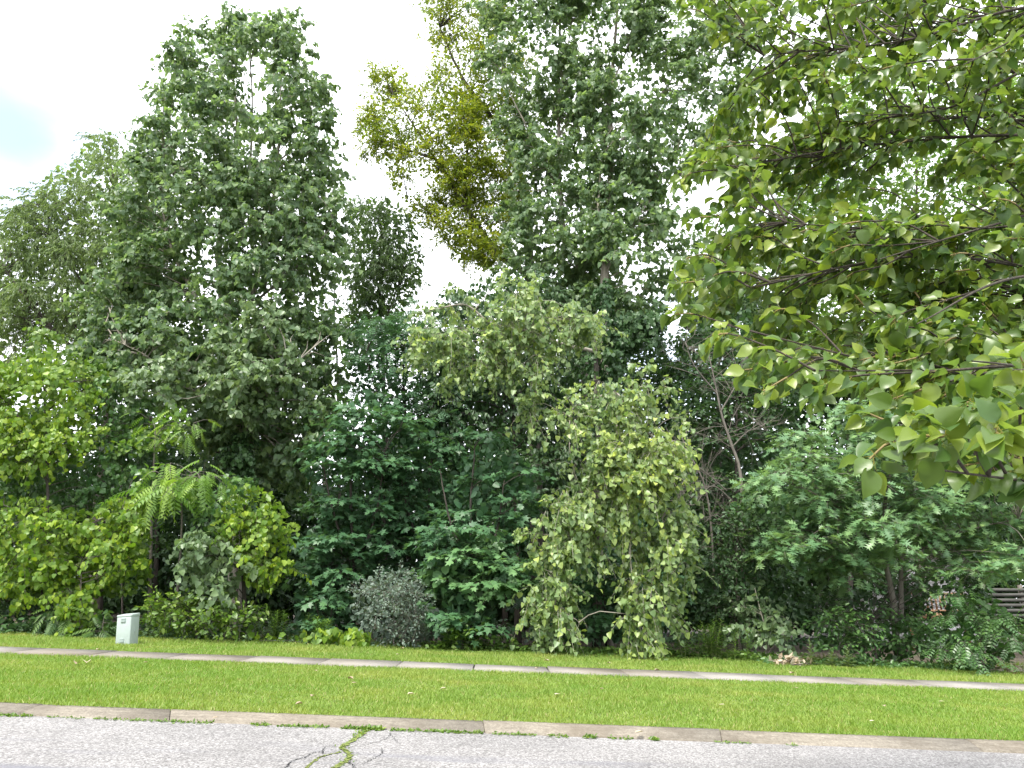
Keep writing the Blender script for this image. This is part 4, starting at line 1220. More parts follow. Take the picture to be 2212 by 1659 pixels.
# oak on the right
OAK = [(1575, 1095), (1645, 1010), (1705, 960), (1755, 885), (1850, 875), (2000, 890), (2100, 910), (2270, 1000), (2280, 1270), (2150, 1250), (2070, 1230), (2000, 1255), (1925, 1250), (1870, 1225), (1800, 1265), (1725, 1240), (1665, 1195), (1610, 1165)]
plant('oak_tree', 'broad young oak with pale pointed leaves behind the right end of the lawn', 'tree', gbase(1935, 17.0),
      [(OAK, 16.6, dict(holes=[(1920, 1190, 40, 40, 0.3), (1760, 1200, 40, 20, 0.5)])),
       ([(1640, 1030), (1700, 980), (1790, 970), (1830, 1010), (1780, 1050), (1700, 1060)], 15.6, dict(per_m2=3.2, thick=0.4, inner=0)),
       ([(1690, 1190), (1760, 1130), (1870, 1120), (1960, 1130), (1980, 1170), (1880, 1200), (1780, 1230)], 15.4, dict(per_m2=3.2, thick=0.4, inner=0)),
       ([(1880, 1240), (1980, 1210), (2100, 1190), (2230, 1160), (2240, 1220), (2120, 1240), (2000, 1250), (1930, 1275)], 15.4, dict(per_m2=3.0, thick=0.4, inner=0))],
      'lobed', 'oak', 'bark_grey',
      [([(1930, 1300, 17), (1915, 1220, 17), (1908, 1120, 17), (1930, 980, 17), (1960, 860, 17)], 0.085, 0.02),
       ([(1945, 1330, 17), (1950, 1200, 17.1), (1985, 1080, 17.1), (2060, 960, 17)], 0.06, 0.015),
       ([(1915, 1210, 17), (1840, 1120, 16.5), (1740, 1060, 16.1), (1660, 1030, 15.9)], 0.04, 0.01),
       ([(1912, 1180, 17), (1830, 1170, 16.2), (1740, 1180, 15.8)], 0.03, 0.01),
       ([(1955, 1200, 17.1), (2080, 1150, 16.4), (2200, 1120, 16.2)], 0.04, 0.01)],
      seed=51, inner_size=0.15, inner=1.2, rad=0.45, k=9, m=9, L=0.42, size=0.195, mode='flat', per_m2=4.0, thick=1.1, flat=0.42, droop=0.3, up=0.15, n_parts=90, bough_r=0.014)

# shrubs at the lawn edge on the right
plant('edge_shrub', 'dense green shrub spreading over the lawn edge below the oak', 'shrub', gbase(1890, 16.4),
      [([(1765, 1405), (1755, 1350), (1790, 1310), (1850, 1320), (1960, 1330), (2000, 1345), (2060, 1330), (2060, 1405), (1960, 1420), (1850, 1415)], 16.2, dict(per_m2=5.5)),
       ([(1700, 1290), (1780, 1280), (1900, 1270), (1985, 1275), (1990, 1330), (1880, 1340), (1760, 1340)], 17.6, dict(per_m2=3.2, mat='wood')),
       ([(1900, 1270), (1960, 1230), (2080, 1235), (2140, 1260), (2140, 1350), (1920, 1350)], 18.6, dict(per_m2=5, mat='wood', thick=0.5, rad=0.25, L=0.25, holes=[(2019, 1302, 21, 23, 0.0)]))],
      'oval', 'rightbush', 'bark_dark', [([(1890, 1390, 16.4), (1885, 1340, 16.4)], 0.025, 0.01)],
      seed=52, rad=0.36, k=9, m=10, L=0.36, size=0.095, mode='flat', thick=0.7, droop=0.35, n_parts=80, crown='foliage', stem_name='stem', bough_r=0.01)
plant('edge_shrub', 'arching shrub with long leafy shoots at the right end of the lawn', 'shrub', gbase(2120, 15.4),
      [([(2050, 1425), (2050, 1330), (2090, 1290), (2140, 1290), (2175, 1320), (2215, 1365), (2205, 1415), (2120, 1430)], 15.4)],
      'pinnate_short', 'rightbush', 'bark_dark', [([(2120, 1400, 15.4), (2115, 1345, 15.4)], 0.025, 0.01)],
      seed=53, rad=0.34, k=7, m=7, L=0.42, size=0.22, mode='arch', per_m2=6, thick=0.6, droop=0.5, crown='foliage', n_parts=60, stem_name='stem', bough_r=0.01, piece='compound_leaf')
plant('edge_shrub', 'yellow-green leafy bush growing beside the utility box', 'shrub', gbase(420, 16.4),
      [([(308, 1370), (315, 1325), (345, 1300), (420, 1290), (515, 1305), (550, 1335), (535, 1380), (400, 1388), (330, 1388)], 16.2)],
      'oval', 'bush', 'bark_dark', [([(425, 1370, 16.4), (420, 1330, 16.4)], 0.02, 0.01)],
      seed=54, rad=0.34, k=8, m=10, L=0.38, size=0.105, mode='loose', per_m2=7, thick=0.7, up=0.4, n_parts=100, crown='foliage', stem_name='stem', bough_r=0.01)
plant('edge_shrub', 'blue-grey fine-leaved shrub at the lawn edge below the maples', 'shrub', gbase(850, 16.6),
      [([(752, 1310), (790, 1255), (850, 1242), (900, 1262), (935, 1305), (948, 1350), (925, 1385), (835, 1388), (785, 1360)], 16.4)],
      'oval', 'blue', 'bark_grey', [([(850, 1370, 16.6), (850, 1310, 16.6)], 0.025, 0.01)],
      seed=55, rad=0.3, k=11, m=13, L=0.32, size=0.058, mode='loose', per_m2=12, thick=0.7, up=0.25, crown='foliage', stem_name='stem', bough_r=0.008, twig_r=0.004)
plant('edge_shrub', 'dark leafy seedling on the lawn edge between blue-grey shrub and drooping boughs', 'shrub', gbase(1000, 16.3),
      [([(955, 1385), (965, 1355), (1000, 1345), (1040, 1360), (1050, 1388), (1000, 1392)], 16.2)], 'oval', 'weed', 'bark_dark', [([(1000, 1380, 16.3), (1000, 1362, 16.3)], 0.008, 0.004)],
      seed=56, rad=0.2, k=6, m=7, L=0.24, size=0.12, mode='flat', per_m2=9, thick=0.3, n_parts=20, crown='foliage', stem_name='stem', bough_r=0.006)

# low plants along the edge
plant('ground_vine', 'low yellow-green vine spilling onto the lawn edge left of the blue-grey shrub', 'vine', gbase(680, 16.2),
      [([(530, 1388), (545, 1372), (620, 1375), (690, 1368), (740, 1365), (800, 1372), (815, 1388), (680, 1392)], 16.2)], 'heart', 'grape', 'bark_dark', [([(640, 1386, 16.2), (560, 1384, 16.2)], 0.006, 0.004)],
      seed=57, rad=0.2, k=6, m=7, L=0.24, size=0.12, mode='shingle', per_m2=12, thick=0.3, up=0.4, n_parts=70, crown='foliage', stem_name='stem', boughs=False, twigs=False)


def tall_weed(px, Y, h, n_stems, spread, label, seed, mat='weed', size=0.19, dens=46):
    r = np.random.default_rng(seed)
    b0 = gbase(px, Y)
    o = empty('tall_weed', b0, label, 'weed', 'tall weeds at the lawn edge')
    P_, T_, N_, Z_, C_ = [], [], [], [], []
    for s in range(n_stems):
        bx = b0 + np.array([r.normal(0, spread), r.normal(0, spread * 0.5), 0])
        bx[2] = gz(bx[0])
        top = bx + np.array([r.normal(0, 0.10), r.normal(0, 0.10), h * r.uniform(0.75, 1.1)])
        sp = spline([bx - UP * 0.03, (bx + top) / 2 + r.normal(0, 0.02, 3), top], 8)
        bf = Buf()
        bf.tube(sp, 0.006, 0.003, 5)
        link('stem', bf.mesh('stem', b0, True), M['weed_stem'], o)
        t = np.linspace(0.2, 1, dens)
        q = bx + (top - bx) * t[:, None]
        ang = np.arange(dens) * 2.4 + r.uniform(0, 6)
        d = np.stack([np.cos(ang), np.sin(ang), 0.35 + 0.5 * t], -1)
        P_.append(q)
        T_.append(nrm(d))
        N_.append(UP + d * 0.2 + r.normal(0, 0.1, d.shape))
        Z_.append(size * (1.05 - 0.45 * t) * r.uniform(0.8, 1.2, dens))
        C_.append(np.full(dens, r.random()))
    leafset(o, b0, 'strap', mat, np.concatenate(P_), np.concatenate(T_), np.concatenate(N_), np.concatenate(Z_), np.concatenate(C_), r, 0, 'foliage')


M['weed_stem'] = rough_mat('weed_stem', (0.10, 0.14, 0.04), (0.17, 0.21, 0.07), 20, 0.7, 0.1)
for q, (px, Y, h, ns, sp_, lab) in enumerate([
        (610, 16.6, 0.62, 9, 0.20, 'clump of tall narrow-leaved weeds just right of the yellow-green bush'),
        (690, 16.6, 0.5, 8, 0.22, 'clump of narrow-leaved weeds left of the blue-grey shrub'),
        (560, 16.9, 0.7, 5, 0.14, 'dark narrow-leaved weeds half hidden behind the yellow-green bush'),
        (1470, 16.2, 0.72, 3, 0.10, 'pair of upright narrow-leaved weeds right of the drooping boughs'),
        (1545, 16.2, 0.72, 16, 0.17, 'dense fountain of long narrow-leaved weeds right of the drooping boughs')]):
    tall_weed(px, Y, h, ns, sp_, lab, 60 + q)

r = np.random.default_rng(70)
for q, (px, py, h, lab) in enumerate([(1752, 1412, 0.52, 'tallest woolly weed with a flower spike at the lawn edge'), (1795, 1418, 0.34, 'small woolly weed in the middle of the three at the lawn edge'), (1830, 1416, 0.36, 'woolly weed nearest the dense green shrub')]):
    b0 = gbase(px, 15.55)
    o = empty('woolly_weed', b0, lab, 'weed', 'woolly weeds at the lawn edge')
    top = b0 + np.array([r.normal(0, 0.02), 0, h])
    bf = Buf()
    bf.tube(spline([b0 - UP * 0.03, top], 5), 0.010, 0.006, 6)
    link('stem', bf.mesh('stem', b0, True), M['weed_stem'], o)
    nL = 22
    t = np.linspace(0.05, 1.0, nL) ** 1.3
    ang = np.arange(nL) * 2.4
    d = np.stack([np.cos(ang), np.sin(ang), 0.35 + 0.9 * t], -1)
    leafset(o, b0, 'oval', 'mullein', b0 + (top - b0) * t[:, None], nrm(d), UP + 0 * d, 0.20 * (1.05 - 0.8 * t), np.full(nL, r.random()), r, nL, 'foliage')


def cover(name, label, path, width, count, leaf, mat, size, seed, hmax, cat='ground cover', Yc=None):
    """a carpet of low leaves following a path of picture points on the ground"""
    r = np.random.default_rng(seed)
    pts = spline([gbase(q[0], Yc) if Yc else ground_at(*q) for q in path], 200)
    i = r.integers(0, 200, count)
    P_ = pts[i] + np.stack([r.normal(0, 0.1, count), r.normal(0, width, count), np.zeros(count)], -1)
    P_[:, 2] = gz(P_[:, 0]) + hmax * r.random(count) ** 1.5 * (0.35 + 0.65 * np.abs(np.sin(P_[:, 0] * 2.3 + seed) * np.cos(P_[:, 0] * 0.9))) + 0.02
    T_ = nrm(r.normal(0, 1, (count, 3)) * np.array([1, 1, 0.4]))
    N_ = UP + r.normal(0, 0.4, (count, 3)) + np.array([0, -0.4, 0])
    y = nrm(T_)
    b0 = np.array(pts[100])
    o = empty(name, b0, label, cat)
    o['kind'] = 'stuff'
    cl = 0.5 + 0.5 * np.sin(P_[:, 0] * 3.1 + seed)
    leafset(o, b0, leaf, mat, P_, T_, N_, size * r.uniform(0.6, 1.25, count), cl, r, 0, 'foliage')


cover('undergrowth', 'low dark undergrowth along the foot of the trees from the maples to the oak', [(930, 1388), (1150, 1392), (1400, 1404), (1600, 1412), (1720, 1416)], 0.28, 2600, 'oval', 'weed', 0.10, 81, 0.30, Yc=16.6)
cover('undergrowth', 'shaded low leaves at the foot of the left thicket', [(-40, 1372), (100, 1380), (300, 1388), (560, 1388), (900, 1390)], 0.22, 2200, 'oval', 'wood', 0.08, 82, 0.2, Yc=16.7)
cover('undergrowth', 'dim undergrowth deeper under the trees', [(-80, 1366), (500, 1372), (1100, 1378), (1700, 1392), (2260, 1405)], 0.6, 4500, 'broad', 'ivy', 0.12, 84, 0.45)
cover('undergrowth', 'low leaves fringing the lawn under the right-hand shrubs', [(1640, 1419), (1850, 1430), (2000, 1437), (2140, 1442)], 0.16, 1100, 'oval', 'rightbush', 0.085, 83, 0.2, Yc=15.85)

# ------------------------------------------------------------------ foreground pear tree, standing just right of the camera
r = np.random.default_rng(90)
PB = np.array([3.55, 3.3, gz(3.55)])
pear = empty('pear_tree', PB, 'near pear tree whose glossy leafy branches fill the upper right', 'tree')
bf = Buf()
trunk_pts = spline([PB - UP * 0.15, PB + (0, 0, 1.0), PB + (0.05, 0.02, 2.2), PB + (-0.02, 0.05, 3.6), PB + (0.05, 0, 5.2)], 30)
bf.tube(trunk_pts, 0.12, 0.035, 10)
link('trunk', bf.mesh('trunk', PB, True), M['pear_bark'], pear)
PEARPOLY = [(1440, -60), (1475, 15), (1530, 80), (1560, 45), (1640, 20), (1680, 60), (1650, 130), (1575, 225), (1555, 290), (1495, 335), (1455, 380), (1480, 430), (1515, 460), (1505, 525), (1465, 565), (1440, 615), (1470, 645), (1465, 690),
            (1530, 690), (1560, 735), (1620, 780), (1610, 830), (1680, 845), (1780, 862), (1850, 870), (1950, 890), (2010, 930), (2010, 985), (1920, 1005), (1960, 1035), (2060, 1030), (2270, 1050), (2340, 500), (2340, -60)]
PHOLES = [(1700, 95, 40, 40, 0.1), (1930, 300, 50, 20, 0.5), (1660, 250, 30, 20, 0.4)]


def pear_depth(x_, y_, r):
    # boughs reach towards the camera at the lower right, the upper left tips are farther
    tx = np.clip((x_ - 1400) / 850, 0, 1)
    ty = np.clip((y_ - 300) / 700, 0, 1)
    near = 1.75 + 0.3 * r.random(len(x_))
    far = 3.6 - 0.7 * tx
    w = (tx * ty) ** 1.6
    return far * (1 - w) + near * w + r.uniform(-0.35, 1.1, len(x_)) * (1 - w * 0.8)


lo, hi = np.array([1440, -60]), np.array([2340, 1050])
x_ = r.uniform(lo[0], hi[0], 4000)
y_ = r.uniform(lo[1], hi[1], 4000)
kk = inside(PEARPOLY, x_, y_)
for (hx, hy, hw, hh, keep) in PHOLES:
    kk &= ~((((x_ - hx) / hw) ** 2 + ((y_ - hy) / hh) ** 2 < 1) & (r.random(len(x_)) > keep))
x_, y_ = x_[kk][:430], y_[kk][:430]
# the silhouette of the lower edge is set by its own shoots
edge_tips = [(1475, 560, 3.0), (1450, 612, 2.9), (1470, 400, 3.4), (1500, 470, 3.3), (1455, 680, 2.9), (1530, 735, 2.7), (1600, 800, 2.5), (1640, 850, 2.4), (1750, 860, 2.3), (1860, 885, 2.1), (1570, 300, 3.6), (1600, 220, 3.6), (1480, 20, 3.2), (1540, 70, 3.2),
             (1660, 60, 3.2), (1930, 890, 2.0), (2000, 905, 1.9)]
near_tips = [(1870, 1000, 1.62), (1990, 940, 1.55), (2090, 880, 1.6), (2170, 950, 1.5), (2200, 760, 1.65), (2060, 1010, 1.9)]
D_ = pear_depth(x_, y_, r)
ends = [tuple(q) for q in zip(x_, y_, D_)] + edge_tips + near_tips
n_main = len(ends)
LP, LT, LN, LS, LC = [], [], [], [], []
woody, shoots_b = Buf(), Buf()
main_limbs = []
for k in range(15):        # main limbs leave the trunk and spread over the view
    zt = (1.3 + 0.42 * k) if k < 9 else 1.5 + 0.5 * (k - 9)
    a = PB + np.array([0, 0, zt])
    tx_, ty_ = [(1990, 1010), (1760, 800), (2100, 780), (1620, 620), (1900, 560), (1600, 360), (1860, 250), (1650, 120), (1950, 40), (1560, 700), (1700, 480), (1980, 700), (2050, 420), (1780, 340), (2080, 140)][k]
    dY = [1.7, 2.4, 1.7, 2.9, 2.6, 3.3, 3.0, 3.3, 3.0, 2.7, 3.0, 2.2, 2.5, 3.4, 2.6][k]
    e = at(tx_, ty_, dY)
    mid1 = a + (e - a) * 0.35 + UP * 0.15 + r.normal(0, 0.06, 3)
    mid2 = a + (e - a) * 0.7 + UP * 0.12 + r.normal(0, 0.06, 3)
    sp = spline([a, mid1, mid2, e], 26)
    bf = Buf()
    bf.tube(sp, 0.012, 0.002, 8)
    link('limb', bf.mesh('limb', PB, True), M['pear_bark'], pear)
    main_limbs.append(sp)
nodes = np.concatenate([s[5:] for s in main_limbs])
for q, (ex, ey, eY) in enumerate(ends):
    e = at(ex, ey, eY)
    near = q >= n_main - len(near_tips)
    dv = e - nodes
    d = np.linalg.norm(dv, axis=1)
    cost = np.abs(d - 0.42) + 2.0 * np.maximum(0, dv[:, 0] + 0.12) + 1.3 * np.maximum(0, -dv[:, 2] - 0.03)
    j = int(np.argmin(cost))
    a = nodes[j]
    Lb = np.linalg.norm(e - a)
    m1 = a + (e - a) * 0.4 + UP * 0.10 * Lb + r.normal(0, 0.05 * Lb, 3)
    m2 = a + (e - a) * 0.75 + UP * 0.08 * Lb + r.normal(0, 0.04 * Lb, 3)
    sp = spline([a, m1, m2, e], 22)
    (woody if not near else woody).tube(sp[:16:2], 0.0046, 0.0030, 5)
    shoots_b.tube(sp[14::2], 0.0038, 0.0022, 4)
    # spurs with leaf clusters along the outer part
    step = 0.052
    ns = max(4, int(Lb * 0.8 / step))
    for s in range(ns):
        t = 0.22 + 0.78 * (s + r.uniform(0, 0.7)) / ns
        j2 = min(21, int(t * 21))
        p0 = sp[j2]
        tan = nrm(sp[min(21, j2 + 1)] - sp[max(0, j2 - 1)])
        nl = r.integers(3, 6) if s < ns - 1 else 7
        dirs = nrm(r.normal(size=(nl, 3)) + UP * 0.25 + tan * 0.9)
        for dd in dirs:
            LP.append(p0 + r.normal(0, 0.004, 3))
            LT.append(nrm(dd * 1.0 + tan * 0.2 - UP * r.uniform(-0.1, 1.15)))
            LN.append(UP * 0.8 + np.array([-0.15, -0.65, 0]) + r.normal(0, 0.62, 3))
            LS.append(r.uniform(0.036, 0.072))
            LC.append((q * 0.37) % 1.0)
link('branches', woody.mesh('branches', PB, True), M['pear_bark'], pear)['kind'] = 'stuff'
link('shoots', shoots_b.mesh('shoots', PB, True), M['pear_shoot'], pear)['kind'] = 'stuff'
LP, LT, LN, LS, LC = map(np.array, (LP, LT, LN, LS, LC))
grp = r.integers(0, 4, len(LP))
# keep leaves clear of the lens
okk = np.linalg.norm(LP - np.array([0, 0, CAM_H]), axis=1) > 0.95
for gk in range(4):
    s = (grp == gk) & okk
    leafset(pear, PB, 'pear%d' % gk, 'pear', LP[s], LT[s], LN[s], LS[s], LC[s], r, 75, 'crown', 'leaf', True)

# ------------------------------------------------------------------ things at the edge and beyond
def simple_mat(name, col, rough=0.5, var=0.06, scale=12):
    return rough_mat(name, tuple(c * (1 - var) for c in col), tuple(min(1, c * (1 + var)) for c in col), scale, rough, 0.05)


M['cabinet'] = simple_mat('cabinet_paint', (0.33, 0.385, 0.36), 0.45, 0.05, 9)
M['cabinet_plate'] = simple_mat('cabinet_plate_paint', (0.25, 0.30, 0.28), 0.5, 0.05, 20)
M['deck'] = rough_mat('deck_wood', (0.26, 0.15, 0.085), (0.36, 0.22, 0.13), 14, 0.7, 0.2, stretch=(1, 1, 0.2))
M['siding'] = rough_mat('house_siding', (0.50, 0.48, 0.47), (0.58, 0.56, 0.55), 3, 0.7, 0.1)
M['fence'] = rough_mat('weathered_fence_shaded', (0.05, 0.05, 0.046), (0.095, 0.093, 0.085), 8, 0.85, 0.3, stretch=(0.2, 1, 1))  # slat grey darkened, the shade over the fence is in the colour


def bevel(me, w, seg=3):
    import bmesh
    bm = bmesh.new()
    bm.from_mesh(me)
    bmesh.ops.remove_doubles(bm, verts=bm.verts, dist=1e-5)
    bmesh.ops.dissolve_limit(bm, angle_limit=0.02, verts=bm.verts, edges=bm.edges)
    bmesh.ops.bevel(bm, geom=list(bm.edges), offset=w, segments=seg, affect='EDGES', profile=0.5)
    for f_ in bm.faces:
        f_.smooth = True
    bm.to_mesh(me)
    bm.free()
    return me


# utility box
bb0 = ground_at(264, 1393)
ub = empty('utility_box', bb0, 'pale green metal utility box standing on the lawn at the left', 'utility box')
w_, d_, h_ = 0.27, 0.33, 0.54
V = np.array([(x1, y1, z1) for z1 in (-0.05, h_ - 0.035) for y1 in (0, d_) for x1 in (-w_ / 2, w_ / 2)], float)
V[4:, :2] *= 0.985
bf = Buf()
bf.box(-w_ / 2, w_ / 2, 0, d_, -0.05, h_ - 0.04)
link('body', bevel(bf.mesh('body'), 0.018), M['cabinet'], ub)
bf = Buf()
Vb = np.array([(-w_ / 2 - 0.003, -0.003, h_ - 0.045), (w_ / 2 + 0.003, -0.003, h_ - 0.045), (-w_ / 2 - 0.003, d_ + 0.003, h_ - 0.045), (w_ / 2 + 0.003, d_ + 0.003, h_ - 0.045),
               (-w_ / 2 - 0.002, -0.004, h_ - 0.005), (w_ / 2 + 0.002, -0.004, h_ - 0.005), (-w_ / 2 - 0.002, d_ + 0.004, h_ + 0.02), (w_ / 2 + 0.002, d_ + 0.004, h_ + 0.02)])
bf.add(Vb, [(0, 2, 3), (0, 3, 1), (4, 5, 7), (4, 7, 6), (0, 1, 5), (0, 5, 4), (2, 6, 7), (2, 7, 3), (0, 4, 6), (0, 6, 2), (1, 3, 7), (1, 7, 5)])
link('lid', bevel(bf.mesh('lid'), 0.012), M['cabinet'], ub)
for (x0, z0, s) in ((-0.010, 0.435, 0.085), (-0.015, 0.075, 0.075)):
    bf = Buf()
    bf.box(x0 - s / 2, x0 + s / 2, -0.010, 0.004, z0 - s / 2, z0 + s / 2)
    pl = link('plate', bevel(bf.mesh('plate'), 0.003, 2), M['cabinet_plate'], ub)
    bf = Buf()
    for t in ((-0.028, -0.024), (0.024, 0.028)):
        bf.box(x0 - s / 2 + 0.004, x0 + s / 2 - 0.004, -0.014, -0.009, z0 + t[0], z0 + t[1])
    link('rib', bf.mesh('rib'), M['cabinet'], pl)
bf = Buf()
bf.box(w_ / 2 - 0.001, w_ / 2 + 0.010, 0.15, 0.18, 0.20, 0.29)
link('hasp', bevel(bf.mesh('hasp'), 0.003, 2), M['cabinet'], ub)
ub.rotation_euler = (0, R(-4.0), 0)

# neighbour's deck glimpsed under the oak
c0 = at(2020, 1304, 26.5)
dk = empty('wooden_deck', (c0[0], 26.5, gz(c0[0])), 'orange-brown wooden deck railing glimpsed under the oak', 'deck')
zb = c0[2] - gz(c0[0])
parts = [('rail', (-0.9, 0.9, 0.0, 0.09, zb + 0.30, zb + 0.36)), ('rail', (-0.9, 0.9, 0.0, 0.09, zb - 0.26, zb - 0.20)), ('floor_board', (-1.0, 1.0, -0.06, 1.6, zb - 0.36, zb - 0.31)), ('fascia', (-1.0, 1.0, -0.09, -0.061, zb - 0.50, zb - 0.312))]
for k in range(12):
    parts.append(('baluster', (-0.86 + 0.15 * k, -0.82 + 0.15 * k, 0.02, 0.07, zb - 0.199, zb + 0.299)))
for px_ in (-0.97, 0.92):
    parts.append(('post', (px_, px_ + 0.1, -0.02, 0.12, -0.2, zb + 0.42)))
for nm_, bx in parts:
    bf = Buf()
    bf.box(*bx)
    link(nm_, bf.mesh(nm_), M['deck'], dk)
hs = empty('house', (c0[0], 29.2, gz(c0[0])), 'pale neighbouring house wall behind the wooden deck', 'house')
for k in range(16):
    bf = Buf()
    z0 = -0.3 + k * 0.22
    bf.add([(-3, 0, z0), (3, 0, z0), (-3, 0.03, z0 + 0.225), (3, 0.03, z0 + 0.225), (-3, 0.3, z0), (3, 0.3, z0), (-3, 0.3, z0 + 0.225), (3, 0.3, z0 + 0.225)],
           [(0, 1, 3), (0, 3, 2), (4, 6, 7), (4, 7, 5), (0, 4, 5), (0, 5, 1), (2, 3, 7), (2, 7, 6), (0, 2, 6), (0, 6, 4), (1, 5, 7), (1, 7, 3)])
    link('siding_board', bf.mesh('siding_board'), M['siding'], hs)
bf = Buf()
bf.add([(-3.3, -0.5, 3.2), (3.3, -0.5, 3.2), (3.3, 3, 4.8), (-3.3, 3, 4.8), (-3.3, -0.5, 3.1), (3.3, -0.5, 3.1), (3.3, 3, 4.7), (-3.3, 3, 4.7)],
       [(0, 1, 2), (0, 2, 3), (4, 6, 5), (4, 7, 6), (0, 5, 1), (0, 4, 5), (1, 5, 6), (1, 6, 2), (2, 6, 7), (2, 7, 3), (0, 3, 7), (0, 7, 4)])
link('roof', bf.mesh('roof'), M['bark_dark'], hs)

# slatted fence at the right edge
c1 = at(2175, 1303, 24)
fc = empty('slatted_fence', (c1[0], 24, gz(c1[0])), 'grey weathered fence of horizontal slats at the right edge, darkened as in shade', 'fence')
zb = c1[2] - gz(c1[0])
for k in range(6):
    bf = Buf()
    z0 = zb - 0.42 + 0.155 * k
    bf.box(-1.0, 2.6, 0, 0.03, z0, z0 + 0.095)
    link('slat', bf.mesh('slat'), M['fence'], fc)
for px_ in (-0.6, 0.5, 1.8):
    bf = Buf()
    bf.box(px_, px_ + 0.1, 0.031, 0.13, -0.2, zb + 0.55)
    link('post', bf.mesh('post'), M['bark_grey'], fc)

# litter: pile of dry leaves, fallen leaves, twigs
r = np.random.default_rng(120)


def litter(name, label, cat, c, n_, sx_, sy_, sz_, size, seed, kindset=None):
    rr = np.random.default_rng(seed)
    o = empty(name, c, label, cat)
    P_ = c + rr.normal(0, 1, (n_, 3)) * np.array([sx_, sy_, 0])
    P_[:, 2] = gz(P_[:, 0]) + np.abs(rr.normal(0, sz_, n_)) + 0.015
    T_ = nrm(rr.normal(size=(n_, 3)) * np.array([1, 1, 0.6]))
    leafset(o, c, 'oval', 'dry', P_, T_, UP + rr.normal(0, 0.8, (n_, 3)), size * rr.uniform(0.6, 1.4, n_), rr.random(n_), rr, 0, 'leaves')
    bf = Buf()
    for q in range(n_ // 8):
        a = c + rr.normal(0, 1, 3) * np.array([sx_, sy_, 0])
        a[2] = gz(a[0]) + 0.03 + abs(rr.normal(0, sz_))
        d = nrm(rr.normal(size=3) * np.array([1, 0.6, 0.25])) * rr.uniform(0.12, 0.4)
        bf.tube(spline([a, a + d * 0.5 + rr.normal(0, 0.01, 3), a + d], 5), 0.006, 0.003, 4)
    link('sticks', bf.mesh('sticks', c), M['twig_pale'], o)['kind'] = 'stuff'
    return o


litter('brush_pile', 'small pile of dry bark and leaves on the lawn edge', 'debris', gbase(1703, 15.5), 110, 0.15, 0.08, 0.06, 0.13, 121)
o = litter('leaf_litter', 'brown leaf litter and sticks on bare soil at the right edge', 'debris', ground_at(2215, 1452), 420, 0.55, 0.35, 0.025, 0.09, 122)
o['kind'] = 'stuff'

LEAFSPOTS = [(165, 1441, .16, 'dark curled dead leaf left of the pair on the verge'), (186, 1438, .17, 'pale curled dead leaf right of the pair on the verge'), (212, 1407, .1, 0), (313, 1437, .07, 0), (762, 1403, .1, 0), (868, 1405, .09, 0), (860, 1418, .09, 0), (985, 1408, .09, 0), (757, 1473, .09, 0), (765, 1482, .08, 0),
             (680, 1455, .07, 0), (888, 1508, .09, 0), (675, 1512, .08, 0), (957, 1495, .08, 0), (645, 1530, .08, 0), (1205, 1507, .10, 0), (1180, 1432, .1, 0), (1160, 1448, .08, 0), (1315, 1437, .07, 0), (1420, 1452, .1, 0), (1712, 1460, .12, 0), (1720, 1492, .08, 0), (1880, 1412, .07, 0),
             (2010, 1437, .1, 0), (2078, 1429, .09, 0), (2050, 1440, .1, 0), (2150, 1438, .08, 0), (2035, 1522, .08, 0), (1910, 1532, .08, 0), (1380, 1584, .09, 0), (265, 1424, .07, 0), (465, 1552, .06, 0), (1885, 1566, .07, 0), (1300, 1495, .06, 0), (1560, 1530, .07, 0)]
for k, (px, py, s, lab) in enumerate(LEAFSPOTS):
    c = ground_at(px, py)
    T_ = LEAF['oval']
    Vv = T_[0] * np.array([1.1, 1, 1])
    Vv[:, 2] = np.abs(Vv[:, 0]) * r.uniform(0.3, 1.2) + 0.2 * (Vv[:, 1] - 0.5) ** 2
    a = r.uniform(0, 6.28)
    ca, sa = math.cos(a), math.sin(a)
    Rz = np.array([[ca, -sa, 0], [sa, ca, 0], [0, 0, 1]])
    Vv = (Vv - np.array([0, 0.5, 0])) @ Rz.T * s
    onwalk = Y_SWF - 0.02 < c[1] < Y_SWB + 0.02
    Vv[:, 2] += 0.028 if onwalk else 0.035
    if c[1] < Y_KERB:
        Vv[:, 2] -= 0.03
    me = mesh_tri('fallen_leaf', Vv, T_[1], np.tile([r.random(), r.random() if k else 0.0, 0], (len(Vv), 1)))
    o = link('fallen_leaf', me, M['dry'], None, c)
    where = 'lying on the sidewalk' if onwalk else ('lying in the verge grass' if c[1] < Y_SWF else 'lying in the grass beyond the sidewalk')
    side_ = 'at the far left of the lawn' if px < 500 else 'left of the road crack' if px < 720 else 'just above the road crack' if px < 900 else 'below the maples' if px < 1130 else 'below the drooping boughs' if px < 1500 else 'below the brush pile' if px < 1780 else 'below the right-hand shrubs'
    tag(o, lab or 'small pale fallen leaf ' + where + ' ' + side_, 'fallen leaf', 'fallen leaves ' + where)

# fallen twig on the far grass
c = gbase(1723, 15.0)
bf = Buf()
bf.tube(spline([(-0.12, 0.02, 0.05), (0, 0, 0.06), (0.12, -0.03, 0.045)], 6), 0.012, 0.006, 6)
tag(link('fallen_stick', bf.mesh('fallen_stick', (0, 0, 0), True), M['bark_dark'], None, c), 'short dark stick lying in the grass beside the brush pile', 'stick')

# cracks in the asphalt
M['crack'] = rough_mat('crack_fill', (0.06, 0.06, 0.065), (0.10, 0.10, 0.10), 30, 0.95, 0.3)
M['moss'] = rough_mat('mossy_crack', (0.10, 0.13, 0.03), (0.19, 0.22, 0.06), 60, 0.95, 0.6)


